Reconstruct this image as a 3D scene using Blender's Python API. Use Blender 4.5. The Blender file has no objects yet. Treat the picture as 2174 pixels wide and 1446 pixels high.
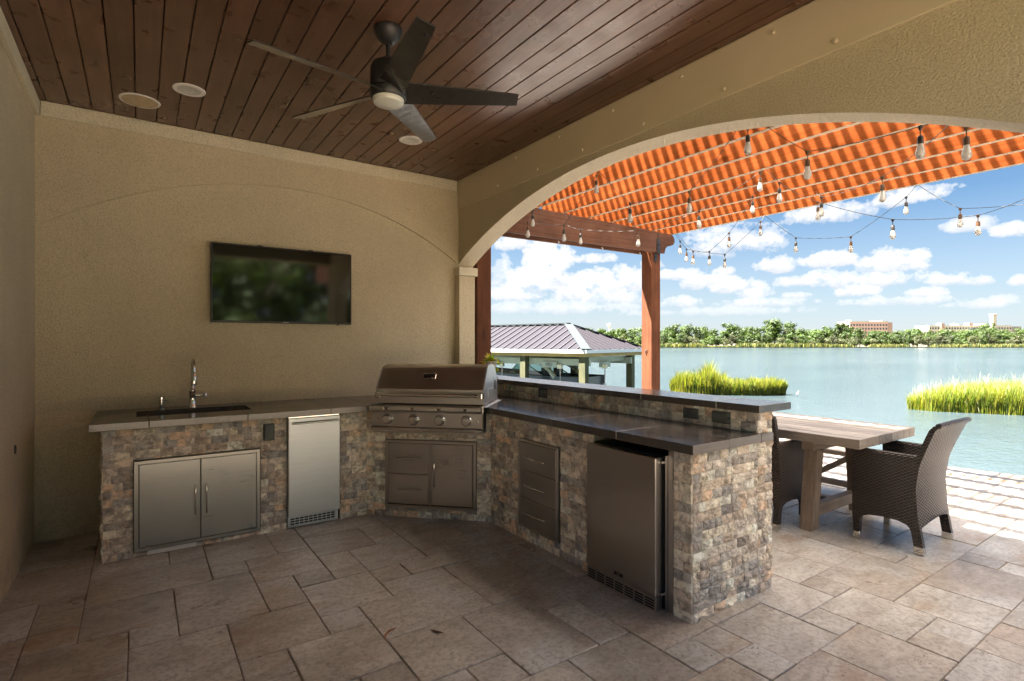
import bpy, bmesh, math, random
import numpy as np
from mathutils import Vector, Matrix
R = random.Random(7)
PI = math.pi
scn = bpy.context.scene
COL = scn.collection

# ------------------------------------------------------------------ camera, world, sun, exposure
YAW = math.atan(790 / 1140.0)
cam = bpy.data.objects.new('camera', bpy.data.cameras.new('camera'))
COL.objects.link(cam)
cam.location = (0, 0, 1.45)
cam.rotation_euler = (PI / 2, 0, -YAW)
cam.data.sensor_fit = 'HORIZONTAL'
cam.data.sensor_width = 36
cam.data.lens = 36 * 1140 / 2174.0
cam.data.shift_y = 4 / 2174.0
cam.data.clip_start = 0.05
cam.data.clip_end = 12000
scn.camera = cam

FW = Vector((math.sin(YAW), math.cos(YAW), 0)); RT = Vector((math.cos(YAW), -math.sin(YAW), 0))
def far(D, lat, z=0.0):            # a point D metres out along the view over the lake and lat metres across
    p = FW * D + RT * lat
    return Vector((p.x, p.y, z))
def azel(px, py):
    d = FW * 1140 + RT * (px - 1087) + Vector((0, 0, 727 - py))
    d.normalize()
    return math.atan2(d.x, d.y), math.asin(d.z)

SKY_STRENGTH = 0.05
SUN_STRENGTH = 5.0
EXPOSURE = 3.82
SUNV = Vector((-0.48, 0.36, 1.0)).normalized()
scn.view_settings.view_transform = 'Standard'
scn.view_settings.look = 'None'
scn.view_settings.exposure = EXPOSURE
scn.view_settings.gamma = 1.0
scn.view_settings.use_curve_mapping = False

class NT:
    """tiny node helper"""
    def __init__(s, nt): s.nt = nt
    def n(s, t, **k):
        nd = s.nt.nodes.new(t)
        for a, b in k.items():
            if a.startswith('i_'):
                nd.inputs[a[2:].replace('_', ' ')].default_value = b
            else: setattr(nd, a, b)
        return nd
    def l(s, a, b): s.nt.links.new(a, b)
    def m(s, op, a, b=None, c=None, clamp=False):
        nd = s.nt.nodes.new('ShaderNodeMath'); nd.operation = op; nd.use_clamp = clamp
        for i, v in enumerate((a, b, c)):
            if v is None: continue
            if isinstance(v, (int, float)): nd.inputs[i].default_value = v
            else: s.l(v, nd.inputs[i])
        return nd.outputs[0]
    def mix(s, f, a, b, mode='MIX'):
        nd = s.nt.nodes.new('ShaderNodeMix'); nd.data_type = 'RGBA'; nd.blend_type = mode
        for i, v in ((0, f), (6, a), (7, b)):
            if isinstance(v, (int, float)): nd.inputs[i].default_value = v
            elif isinstance(v, (tuple, list)): nd.inputs[i].default_value = (v[0], v[1], v[2], 1)
            else: s.l(v, nd.inputs[i])
        return nd.outputs[2]
    def ramp(s, f, stops, interp='LINEAR'):
        nd = s.nt.nodes.new('ShaderNodeValToRGB'); cr = nd.color_ramp; cr.interpolation = interp
        while len(cr.elements) < len(stops): cr.elements.new(0.5)
        for e, (p, c) in zip(cr.elements, stops):
            e.position = p
            e.color = (c, c, c, 1) if isinstance(c, (int, float)) else (c[0], c[1], c[2], 1)
        s.l(f, nd.inputs[0]); return nd.outputs[0]
    def noise(s, vec, scale, detail=4, rough=0.55, dist=0.0, out=0):
        nd = s.nt.nodes.new('ShaderNodeTexNoise')
        nd.inputs['Scale'].default_value = scale; nd.inputs['Detail'].default_value = detail
        nd.inputs['Roughness'].default_value = rough; nd.inputs['Distortion'].default_value = dist
        if vec is not None: s.l(vec, nd.inputs['Vector'])
        return nd.outputs[out]
    def vor(s, vec, scale, feature='F1', out=0):
        nd = s.nt.nodes.new('ShaderNodeTexVoronoi'); nd.feature = feature
        nd.inputs['Scale'].default_value = scale
        s.l(vec, nd.inputs['Vector']); return nd.outputs[out]
    def mapping(s, vec, scale=(1, 1, 1), loc=(0, 0, 0), rot=(0, 0, 0)):
        nd = s.nt.nodes.new('ShaderNodeMapping')
        nd.inputs['Scale'].default_value = scale; nd.inputs['Location'].default_value = loc; nd.inputs['Rotation'].default_value = rot
        s.l(vec, nd.inputs['Vector']); return nd.outputs[0]
    def vadd(s, a, b):
        nd = s.nt.nodes.new('ShaderNodeVectorMath'); nd.operation = 'ADD'
        s.l(a, nd.inputs[0]); s.l(b, nd.inputs[1]); return nd.outputs[0]
    def vscale(s, a, k):
        nd = s.nt.nodes.new('ShaderNodeVectorMath'); nd.operation = 'SCALE'
        s.l(a, nd.inputs[0])
        if isinstance(k, (int, float)): nd.inputs['Scale'].default_value = k
        else: s.l(k, nd.inputs['Scale'])
        return nd.outputs[0]

# ---- world: Nishita sky with fair-weather cumulus
w = bpy.data.worlds.new('World'); scn.world = w; w.use_nodes = True
w.node_tree.nodes.clear()
N = NT(w.node_tree)
sky = N.n('ShaderNodeTexSky', sky_type='NISHITA', sun_disc=False)
sky.sun_elevation = math.asin(SUNV.z); sky.sun_rotation = math.atan2(SUNV.x, SUNV.y) % (2 * PI)
sky.altitude = 0; sky.air_density = 1.0; sky.dust_density = 0.0; sky.ozone_density = 2.5
tc = N.n('ShaderNodeTexCoord')
dirv = tc.outputs['Generated']
sx = N.n('ShaderNodeSeparateXYZ'); N.l(dirv, sx.inputs[0])
az = N.m('ARCTAN2', sx.outputs[0], sx.outputs[1]); el = N.m('ARCSINE', sx.outputs[2])
def world_clouds():
    cb = N.n('ShaderNodeCombineXYZ'); N.l(az, cb.inputs[0]); N.l(el, cb.inputs[1])
    # billowy field shared by every cloud
    n1 = N.noise(N.mapping(cb.outputs[0], (1, 1.15, 1)), 24, 8, 0.62)
    n2 = N.noise(N.mapping(cb.outputs[0], (1, 1.2, 1), (3, 1, 0)), 60, 5, 0.62)
    pert = N.m('ADD', N.m('MULTIPLY', N.m('SUBTRACT', n1, 0.5), 4.6), N.m('MULTIPLY', N.m('SUBTRACT', n2, 0.5), 1.5))
    blobs = [(1160, 520, 40, 52, 1.0), (1125, 590, 62, 40, 1.0), (1175, 570, 48, 52, 1.0), (1085, 622, 60, 16, .9),
             (1062, 580, 26, 34, .55), (1182, 505, 15, 14, .8), (1248, 548, 50, 11, .8), (1290, 547, 20, 9, .6), (1240, 592, 48, 28, .95), (1285, 600, 52, 32, 1.0), (1335, 592, 52, 30, .9),
             (1300, 630, 90, 16, .55), (1440, 582, 48, 13, .85), (1492, 590, 48, 22, .95), (1555, 603, 55, 20, .9), (1440, 640, 40, 14, .6),
             (1655, 560, 52, 17, .95), (1762, 546, 50, 20, 1.0), (1762, 590, 52, 22, .95), (1700, 595, 50, 13, .75), (1890, 552, 62, 30, 1.0),
             (1880, 590, 75, 18, .8), (2015, 590, 48, 16, .8), (2080, 592, 40, 14, .8), (2165, 592, 30, 13, .8), (1600, 620, 40, 14, .7), (1820, 615, 40, 14, .7), (1960, 620, 46, 13, .7), (1385, 560, 24, 10, .6), (1690, 625, 34, 10, .6), (1540, 575, 20, 10, .7), (1215, 620, 46, 18, .8), (2155, 484, 48, 19, .95),
             (1935, 412, 88, 20, .9), (1550, 505, 100, 36, .62), (1745, 448, 85, 26, .7), (2060, 474, 55, 16, .55), (1080, 512, 55, 16, .8),
             (1620, 640, 90, 12, .5), (1900, 636, 110, 12, .5), (1500, 660, 200, 10, .3), (2100, 640, 80, 14, .5), (1180, 650, 160, 16, .45)]
    best = None; shade = None
    for (cx, cy, rx, ry, a) in blobs:
        a0, e0 = azel(cx, cy); a1, _ = azel(cx + rx, cy); _, e1 = azel(cx, cy - ry)
        wa, we = abs(a1 - a0) * 1.12, abs(e1 - e0) * 1.22
        dx = N.m('MULTIPLY', N.m('SUBTRACT', az, a0), 1 / wa)
        dy = N.m('MULTIPLY', N.m('SUBTRACT', el, e0 - we * .3), 1 / we)
        # flatter base: stretch the lower half
        dyb = N.m('MAXIMUM', dy, N.m('MULTIPLY', dy, -1.7))
        d = N.m('ADD', N.m('MULTIPLY', dx, dx), N.m('MULTIPLY', dyb, dyb))
        v = N.m('MULTIPLY_ADD', d, -0.85, 1.05)
        v = N.m('MULTIPLY', N.m('ADD', v, pert), a)
        v = N.m('MAXIMUM', v, 0)
        v = N.m('MINIMUM', v, a)
        best = v if best is None else N.m('MAXIMUM', best, v)
        hgt = N.m('MULTIPLY', v, N.m('MULTIPLY_ADD', dy, .55, .55, clamp=True))
        shade = hgt if shade is None else N.m('MAXIMUM', shade, hgt)
    # cumulus elsewhere on the dome (projected on a cloud deck)
    dz = N.m('ADD', N.m('MAXIMUM', sx.outputs[2], 0.0), 0.11)
    cb2 = N.n('ShaderNodeCombineXYZ'); N.l(N.m('DIVIDE', sx.outputs[0], dz), cb2.inputs[0]); N.l(N.m('DIVIDE', sx.outputs[1], dz), cb2.inputs[1])
    nn = N.noise(cb2.outputs[0], 1.25, 7, 0.58)
    gen = N.m('MULTIPLY', N.m('SUBTRACT', nn, 0.50), 7, clamp=True)
    gen = N.m('MULTIPLY', gen, N.m('MULTIPLY', N.m('SUBTRACT', el, 0.01), 14, clamp=True))
    mx = N.m('MULTIPLY_ADD', N.m('COSINE', N.m('SUBTRACT', az, YAW + .32)), -2.2, 1.9, clamp=True)   # away from the clouds set out above
    hi = N.m('MULTIPLY', N.m('SUBTRACT', el, 0.5), 5, clamp=True)
    gen = N.m('MULTIPLY', gen, N.m('MAXIMUM', mx, hi))
    mask = N.m('MAXIMUM', N.m('SMOOTH_MIN', best, 1.0, 0.1), gen)
    mask = N.ramp(mask, [(0.0, 0.0), (0.25, 0.5), (0.7, 1.0)], 'EASE')
    # soft haze band hugging the horizon
    hz = N.m('MULTIPLY', N.m('SUBTRACT', 0.22, el), 4.2, clamp=True)
    hz = N.m('MULTIPLY', hz, N.m('GREATER_THAN', el, -0.3))
    lit = N.m('MULTIPLY_ADD', N.m('DIVIDE', shade, N.m('MAXIMUM', best, .05)), .75, N.m('MULTIPLY_ADD', n2, 0.5, N.m('MULTIPLY', n1, 0.35)))
    return mask, hz, lit
mask, hz, lit = world_clouds()
skyc = N.mix(0.0, sky.outputs[0], sky.outputs[0])
skyb = N.mix(1.0, sky.outputs[0], (0.158, 0.190, 0.208), 'MULTIPLY')
hazed = N.mix(N.m('MULTIPLY', hz, 0.88), skyb, (1.05, 1.13, 1.27))
ccol = N.mix(N.ramp(lit, [(0.45, 0.0), (0.95, 1.0)]), (.98, 1.07, 1.22), (1.62, 1.62, 1.64))
final = N.mix(N.m('MULTIPLY', mask, 0.95), hazed, ccol)
bg = N.n('ShaderNodeBackground'); bg.inputs['Strength'].default_value = SKY_STRENGTH
N.l(final, bg.inputs[0])
wo = N.n('ShaderNodeOutputWorld'); N.l(bg.outputs[0], wo.inputs[0])
w.cycles.sampling_method = 'MANUAL'; w.cycles.sample_map_resolution = 1024

sun = bpy.data.objects.new('sun', bpy.data.lights.new('sun', 'SUN')); COL.objects.link(sun)
sun.data.energy = SUN_STRENGTH; sun.data.angle = math.radians(1.0); sun.data.color = (1.0, 0.965, 0.91)
sun.rotation_euler = SUNV.to_track_quat('Z', 'Y').to_euler()

cy = scn.cycles
cy.use_denoising = True; cy.denoiser = 'OPENIMAGEDENOISE'; cy.denoising_input_passes = 'RGB_ALBEDO_NORMAL'; cy.denoising_prefilter = 'ACCURATE'
cy.max_bounces = 10; cy.diffuse_bounces = 6; cy.glossy_bounces = 5; cy.transmission_bounces = 6; cy.transparent_max_bounces = 12
cy.sample_clamp_indirect = 8.0; cy.caustics_reflective = False; cy.caustics_refractive = False
cy.use_adaptive_sampling = True; cy.adaptive_threshold = 0.015

# ------------------------------------------------------------------ materials
def new_mat(name):
    m = bpy.data.materials.new(name); m.use_nodes = True; m.node_tree.nodes.clear()
    N = NT(m.node_tree)
    p = N.n('ShaderNodeBsdfPrincipled'); o = N.n('ShaderNodeOutputMaterial')
    N.l(p.outputs[0], o.inputs[0])
    return m, N, p, o
def P(N): return N.n('ShaderNodeNewGeometry').outputs['Position']
def OBJ(N): return N.n('ShaderNodeTexCoord').outputs['Object']
def RND(N): return N.n('ShaderNodeObjectInfo').outputs['Random']
def bump(N, p, h, strength, dist):
    b = N.n('ShaderNodeBump'); b.inputs['Strength'].default_value = strength; b.inputs['Distance'].default_value = dist
    N.l(h, b.inputs['Height']); N.l(b.outputs[0], p.inputs['Normal']); return b
def simple(name, col, rough=0.5, metal=0.0, var=0.12, scale=8.0, bs=0.0, bd=0.002, bscale=60, coat=0):
    m, N, p, o = new_mat(name)
    v = P(N)
    n = N.noise(v, scale, 5)
    f = N.ramp(n, [(0.3, 1 - var), (0.7, 1 + var * .6)])
    c = N.mix(1.0, col, f, 'MULTIPLY'); N.l(c, p.inputs['Base Color'])
    p.inputs['Roughness'].default_value = rough; p.inputs['Metallic'].default_value = metal
    r = N.m('MULTIPLY_ADD', N.noise(v, scale * 2.3, 3), 0.16, rough - 0.08, clamp=True); N.l(r, p.inputs['Roughness'])
    p.inputs['Coat Weight'].default_value = coat
    if bs: bump(N, p, N.noise(v, bscale, 4), bs, bd)
    return m

def stucco(name, col, warm=None):
    m, N, p, o = new_mat(name)
    v = P(N)
    big = N.noise(v, 0.9, 6, 0.6)
    c = N.mix(N.ramp(big, [(0.35, 0.0), (0.65, 1.0)]), tuple(x * .90 for x in col), tuple(min(1, x * 1.05) for x in col))
    fine = N.noise(v, 125, 4, 0.75)
    mid = N.noise(v, 75, 4, 0.6)
    c = N.mix(N.ramp(fine, [(0.34, 0.75), (0.52, 0.0)]), c, tuple(x * .45 for x in col))
    st = N.noise(N.mapping(v, (2.2, 2.2, .5)), 1.6, 6, .7)
    c = N.mix(N.ramp(st, [(0.5, 0.0), (0.8, 0.35)]), c, tuple(x * .74 for x in (col[0], col[1] * .99, col[2] * .97)))
    wv = N.vadd(v, N.vscale(N.noise(v, 3.0, 4, .6, out=1), .25))
    cr = N.vor(wv, .55, 'DISTANCE_TO_EDGE', 0)
    c = N.mix(N.m('MULTIPLY', N.ramp(cr, [(.0, .22), (.003, 0)]), N.ramp(N.noise(v, 1.3, 3), [(.52, 0), (.6, 1)])), c, tuple(x * .4 for x in col))
    sz = N.n('ShaderNodeSeparateXYZ'); N.l(v, sz.inputs[0])
    lowz = N.m('MULTIPLY', N.m('SUBTRACT', .35, sz.outputs[2]), 3.0, clamp=True)     # splash dirt along the floor
    c = N.mix(N.m('MULTIPLY', lowz, N.ramp(N.noise(v, 7, 5, .7), [(.4, 0), (.7, .6)])), c, (.20, .16, .115))
    N.l(c, p.inputs['Base Color']); p.inputs['Roughness'].default_value = 0.92
    bump(N, p, N.m('ADD', N.m('MULTIPLY', mid, 0.7), N.m('MULTIPLY', fine, 0.45)), 1.0, 0.012)
    return m
M = {}
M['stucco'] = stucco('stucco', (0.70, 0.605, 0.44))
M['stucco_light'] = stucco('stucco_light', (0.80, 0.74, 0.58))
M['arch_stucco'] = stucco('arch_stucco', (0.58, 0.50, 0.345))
M['soffit'] = stucco('bounce_lit_soffit', (0.78, 0.70, 0.54))  # light soffit stucco, with the floor's bounce glow put into its colour
M['trim_paint'] = simple('trim_paint', (0.56, 0.48, 0.33), 0.55, var=.05, scale=3, bs=.15, bd=.002, bscale=90)

def travertine():
    m, N, p, o = new_mat('travertine')
    rnd = RND(N); v0 = P(N)
    off = N.n('ShaderNodeCombineXYZ'); N.l(N.m('MULTIPLY', rnd, 37.0), off.inputs[0]); N.l(N.m('MULTIPLY', rnd, 91.0), off.inputs[1]); N.l(N.m('MULTIPLY', rnd, 53.0), off.inputs[2])
    v = N.vadd(v0, off.outputs[0])
    base = N.ramp(rnd, [(0.0, (.42, .345, .27)), (.18, (.56, .50, .43)), (.36, (.44, .39, .335)), (.55, (.60, .55, .485)), (.75, (.43, .345, .265)), (.9, (.54, .50, .45)), (1.0, (.50, .45, .39))])
    vein = N.noise(N.mapping(v, (1.0, 2.0, 1)), 2.6, 8, .66, 1.2)
    c = N.mix(N.ramp(vein, [(.32, 0), (.68, 1)]), N.mix(1.0, base, (.70, .655, .61), 'MULTIPLY'), N.mix(1.0, base, (1.2, 1.2, 1.2), 'MULTIPLY'))
    cloud = N.noise(v, 2.1, 5, .6)
    c = N.mix(N.ramp(cloud, [(.52, 0), (.66, .6)]), c, (.60, .58, .55))
    gr = N.noise(v, 42, 5, .7)
    c = N.mix(N.ramp(gr, [(.36, .55), (.54, 0)]), c, (.20, .145, .10))
    rust = N.noise(N.mapping(v, (1, 1.9, 1)), 1.9, 6, .68)
    c = N.mix(N.ramp(rust, [(.575, 0), (.72, .7)]), c, (.33, .165, .065))
    dk = N.noise(N.vadd(v, off.outputs[0]), 1.3, 5, .65)
    c = N.mix(N.ramp(dk, [(.54, 0), (.72, .6)]), c, (.20, .155, .115))
    c = N.mix(1.0, c, (.965, 1.0, 1.07), 'MULTIPLY')
    # travertine holes come in strings
    pit = N.vor(N.mapping(N.vadd(v, N.vscale(N.noise(v, 14, 3, .6, out=1), .05)), (1, 2.2, 1)), 40, 'F1', 0)
    clus = N.noise(v, 6.5, 4, .7)
    pm = N.m('MULTIPLY', N.ramp(pit, [(.13, 1), (.27, 0)]), N.ramp(clus, [(.57, 0), (.66, 1)]))
    c = N.mix(N.m('MULTIPLY', pm, .9), c, (.085, .05, .03))
    N.l(c, p.inputs['Base Color'])
    N.l(N.m('ADD', N.m('MULTIPLY_ADD', cloud, .30, .17), N.m('MULTIPLY', pm, .4), clamp=True), p.inputs['Roughness'])
    h = N.m('SUBTRACT', N.m('MULTIPLY_ADD', gr, .25, N.m('MULTIPLY', N.noise(v, 9, 4), .6)), N.m('MULTIPLY', pm, 1.3))
    bump(N, p, h, .55, .006)
    return m
M['travertine'] = travertine()
M['sand'] = simple('joint_sand', (.26, .20, .14), .95, scale=30, bs=.5, bd=.003)
M['mortar'] = simple('mortar', (.36, .31, .25), .9, scale=20, bs=.6, bd=.004)

def stone_mat():
    m, N, p, o = new_mat('split_travertine')
    rnd = RND(N)
    off = N.n('ShaderNodeCombineXYZ'); N.l(N.m('MULTIPLY', rnd, 61.0), off.inputs[0]); N.l(N.m('MULTIPLY', rnd, 23.0), off.inputs[1]); N.l(N.m('MULTIPLY', rnd, 87.0), off.inputs[2])
    v = N.vadd(P(N), off.outputs[0])
    r2 = N.m('FRACT', N.m('MULTIPLY', rnd, 47.3))
    pal = [(0, (0.655, 0.533, 0.412)), (.13, (0.493, 0.392, 0.305)), (.25, (0.740, 0.648, 0.507)), (.36, (0.386, 0.325, 0.278)), (.47, (0.608, 0.520, 0.426)),
           (.57, (0.681, 0.493, 0.345)), (.66, (0.453, 0.412, 0.359)), (.76, (0.722, 0.628, 0.520)), (.86, (0.319, 0.292, 0.272)), (.93, (0.740, 0.708, 0.600)), (1.0, (0.533, 0.406, 0.312))]
    base = N.ramp(r2, pal, 'CONSTANT')
    a = N.noise(v, 17, 7, .68, .5)
    c = N.mix(N.ramp(a, [(.40, 0), (.58, 1)]), N.mix(1.0, base, (.55, .52, .49), 'MULTIPLY'), N.mix(1.0, base, (1.32, 1.32, 1.30), 'MULTIPLY'))
    b = N.noise(v, 9, 5, .65)
    c = N.mix(N.ramp(b, [(.56, 0), (.68, .55)]), c, (.50, .45, .38))
    g = N.noise(N.vadd(v, off.outputs[0]), 12, 6, .7)
    c = N.mix(N.ramp(g, [(.61, 0), (.70, .65)]), c, (.12, .115, .115))
    rs = N.noise(N.mapping(v, (1, 1, 1), (5, 2, 7)), 8, 5, .65)
    c = N.mix(N.ramp(rs, [(.65, 0), (.76, .6)]), c, (.36, .20, .09))
    pit = N.vor(v, 120, 'F1', 0)
    pm = N.m('MULTIPLY', N.ramp(pit, [(.15, 1), (.3, 0)]), N.ramp(a, [(.5, 0), (.6, 1)]))
    c = N.mix(N.m('MULTIPLY', pm, .7), c, (.05, .04, .03))
    c = N.mix(1.0, c, (1.16, 1.22, 1.34), 'MULTIPLY')
    c = N.mix(.10, c, (.62, .57, .50))
    N.l(c, p.inputs['Base Color']); p.inputs['Roughness'].default_value = .78
    h = N.m('SUBTRACT', N.m('MULTIPLY_ADD', N.noise(v, 55, 6, .7), 1.0, a), N.m('MULTIPLY', pm, .6))
    bump(N, p, h, .8, .006)
    return m
M['stone'] = stone_mat()

def counter_mat():
    m, N, p, o = new_mat('dark_porcelain')
    v = P(N); rnd = RND(N)
    n = N.noise(N.mapping(v, (2.5, 1, 1)), 5, 6, .65)
    c = N.mix(N.ramp(n, [(.3, 0), (.7, 1)]), (.062, .054, .049), (.088, .078, .071))
    lines = N.noise(N.mapping(v, (1.0, 60, 60)), 2.0, 3, .6)
    c = N.mix(N.ramp(lines, [(.55, 0), (.75, .35)]), c, (.17, .15, .13))
    c = N.mix(N.ramp(N.noise(v, 60, 3), [(.66, 0), (.72, .4)]), c, (.30, .27, .24))
    N.l(c, p.inputs['Base Color'])
    N.l(N.m('MULTIPLY_ADD', n, .12, .12), p.inputs['Roughness']); p.inputs['IOR'].default_value = 1.62
    bump(N, p, N.noise(v, 40, 4), .12, .002)
    return m
M['counter'] = counter_mat()
M['grout'] = simple('pale_grout', (.33, .31, .28), .8)

def steel(name, col, rough, axis='x', streak=.10, aniso=.6, smudge=.10):
    m, N, p, o = new_mat(name)
    v = OBJ(N)
    sc = {'x': (1, 140, 140), 'z': (140, 140, 1), 'n': (30, 30, 30)}[axis]
    s = N.noise(N.mapping(v, sc), 4, 3, .6)
    big = N.noise(v, 3.2, 4, .6)
    c = N.mix(N.ramp(s, [(.3, 0), (.7, 1)]), tuple(x * (1 - streak) for x in col), tuple(min(1, x * (1 + streak * .5)) for x in col))
    N.l(c, p.inputs['Base Color']); p.inputs['Metallic'].default_value = 1.0
    N.l(N.m('ADD', N.m('MULTIPLY_ADD', s, .10, rough - .05), N.m('MULTIPLY', N.m('SUBTRACT', big, .5), smudge), clamp=True), p.inputs['Roughness'])
    p.inputs['Anisotropic'].default_value = aniso
    bump(N, p, s, .05, .0006)
    return m
M['steel'] = steel('brushed_steel', (.54, .52, .50), .30)
M['steel_dark'] = steel('brushed_steel_warm', (.52, .49, .465), .32)
M['steel_bright'] = steel('brushed_steel_bright', (.74, .76, .80), .42, aniso=.3)
M['chrome'] = steel('polished_steel', (.66, .65, .63), .10, 'n', .02, 0, .04)
M['black_metal'] = simple('black_metal', (.016, .016, .018), .42, .0, bs=.05)
M['blade'] = simple('satin_black_blade', (.03, .028, .026), .30, .0, coat=.6)
M['black_plastic'] = simple('black_plastic', (.02, .02, .02), .5)
M['void'] = simple('dark_gap', (.008, .008, .008), .9)
M['grey_plastic'] = simple('grey_plastic', (.10, .115, .105), .5)
M['slate_plastic'] = simple('slate_plastic', (.085, .09, .095), .5)
M['white_paint'] = simple('white_paint', (.80, .79, .77), .45, var=.04)
M['speaker_cloth'] = simple('aged_speaker_cloth', (.55, .44, .29), .8, var=.2, scale=25)
M['lens'] = simple('frosted_lens', (.62, .64, .60), .25, var=.02, coat=.3)

def screen_mat():
    m, N, p, o = new_mat('tv_screen')
    p.inputs['Base Color'].default_value = (.006, .007, .006, 1); p.inputs['Roughness'].default_value = .06
    p.inputs['IOR'].default_value = 1.6; p.inputs['Specular IOR Level'].default_value = .8
    return m
M['screen'] = screen_mat()

def wood(name, c0, c1, rough, grain=(1, 22, 22), scale=1.6, knots=.0, bs=.35, rand=.25, coat=0, bd=.003, spec=None):
    m, N, p, o = new_mat(name)
    rnd = RND(N); v0 = P(N) if True else None
    off = N.n('ShaderNodeCombineXYZ')
    for i, k in enumerate((17., 31., 43.)): N.l(N.m('MULTIPLY', rnd, k), off.inputs[i])
    v = N.vadd(v0, off.outputs[0])
    g = N.noise(N.mapping(v, grain), scale, 7, .65, .4)
    c = N.mix(N.ramp(g, [(.3, 0), (.7, 1)]), c0, c1)
    b = N.noise(v, 2.2, 5, .6)
    c = N.mix(N.ramp(b, [(.35, .5), (.6, 0)]), c, tuple(x * .55 for x in c0))
    f = N.m('MULTIPLY_ADD', rnd, rand, 1 - rand / 2)
    c = N.mix(1.0, c, f, 'MULTIPLY')
    if knots:
        kn = N.vor(N.mapping(v, tuple(1.6 if gg < 2 else 4.5 for gg in grain)), 1.0)
        c = N.mix(N.ramp(kn, [(.06, knots), (.16, 0)]), c, tuple(x * .18 for x in c0))
    sc = N.noise(v, 70, 3, .7)
    c = N.mix(N.ramp(sc, [(.30, .55), (.40, 0)]), c, tuple(x * .3 for x in c0))
    N.l(c, p.inputs['Base Color'])
    N.l(N.m('MULTIPLY_ADD', N.noise(v, 6, 4), .22, rough - .11, clamp=True), p.inputs['Roughness'])
    p.inputs['Coat Weight'].default_value = coat
    bump(N, p, N.m('ADD', g, N.m('MULTIPLY', sc, .4)), bs, bd)
    return m
M['ceiling_wood'] = wood('stained_ceiling_wood', (.100, .047, .029), (.175, .090, .056), .30, (22, 1, 22), 1.5, bs=.25, rand=.35)
M['pergola_x'] = wood('cedar_beam', (.075, .032, .020), (.135, .062, .038), .62, (1, 26, 26), 1.5, .5, .6, .12)
M['pergola_y'] = wood('cedar_rafter', (.105, .026, .007), (.185, .052, .016), .8, (26, 1, 26), 1.3, .6, .4, .2)
for nd in M['pergola_y'].node_tree.nodes:
    if nd.type == 'BSDF_PRINCIPLED': nd.inputs['Specular IOR Level'].default_value = 0
M['rafter_edge'] = wood('bounce_lit_rafter_edge', (.42, .36, .28), (.58, .51, .41), .8, (26, 1, 26), 1.3, .2, .4, .2)  # pale underside: bounce light from floor and sky put into the wood colour
M['pergola_z'] = wood('cedar_post', (.080, .028, .013), (.16, .058, .026), .62, (24, 24, 1), 1.5, .5, .6, .12)
for nm in ('pergola_z', 'pergola_x'):
    for nd in M[nm].node_tree.nodes:
        if nd.type == 'BSDF_PRINCIPLED': nd.inputs['Specular IOR Level'].default_value = .15
M['table_wood'] = wood('weathered_teak', (.25, .205, .175), (.44, .385, .34), .50, (24, 1, 24), 1.6, .25, .35, .3)
M['table_wood_z'] = wood('weathered_teak_upright', (.20, .145, .105), (.36, .275, .215), .55, (22, 22, 1), 1.6, .2, .35, .2)
M['table_wood_x'] = wood('weathered_teak_cross', (.20, .145, .11), (.38, .29, .23), .55, (1, 22, 22), 1.6, .2, .35, .2)
M['treated_wood'] = wood('green_treated_pine', (.055, .060, .022), (.125, .110, .045), .8, (18, 18, 1), 1.0, .2, .5)
M['fascia_wood'] = wood('yellow_pine', (.34, .22, .07), (.50, .34, .12), .7, (1, 1, 16), 1.0)

def wicker():
    m, N, p, o = new_mat('woven_resin')
    uv = N.n('ShaderNodeTexCoord').outputs['UV']
    s = N.n('ShaderNodeSeparateXYZ'); N.l(uv, s.inputs[0])
    u = N.m('MULTIPLY', s.outputs[0], 1 / .019); v = N.m('MULTIPLY', s.outputs[1], 1 / .011)
    row = N.m('FLOOR', v)
    ph = N.m('MULTIPLY', N.m('MODULO', row, 2.0), PI)
    wv = N.m('SINE', N.m('ADD', N.m('MULTIPLY', u, PI), ph))
    fr = N.m('ABSOLUTE', N.m('SINE', N.m('MULTIPLY', v, PI)))
    h = N.m('MULTIPLY', N.m('MULTIPLY_ADD', wv, .5, .5), fr)
    c = N.mix(h, (.008, .006, .005), (.075, .048, .038))
    st = N.noise(uv, 45, 3)
    c = N.mix(N.ramp(st, [(.5, 0), (.7, .5)]), c, (.085, .055, .042))
    N.l(c, p.inputs['Base Color']); p.inputs['Roughness'].default_value = .34
    bump(N, p, h, 1.0, .006)
    return m
M['wicker'] = wicker()

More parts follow.
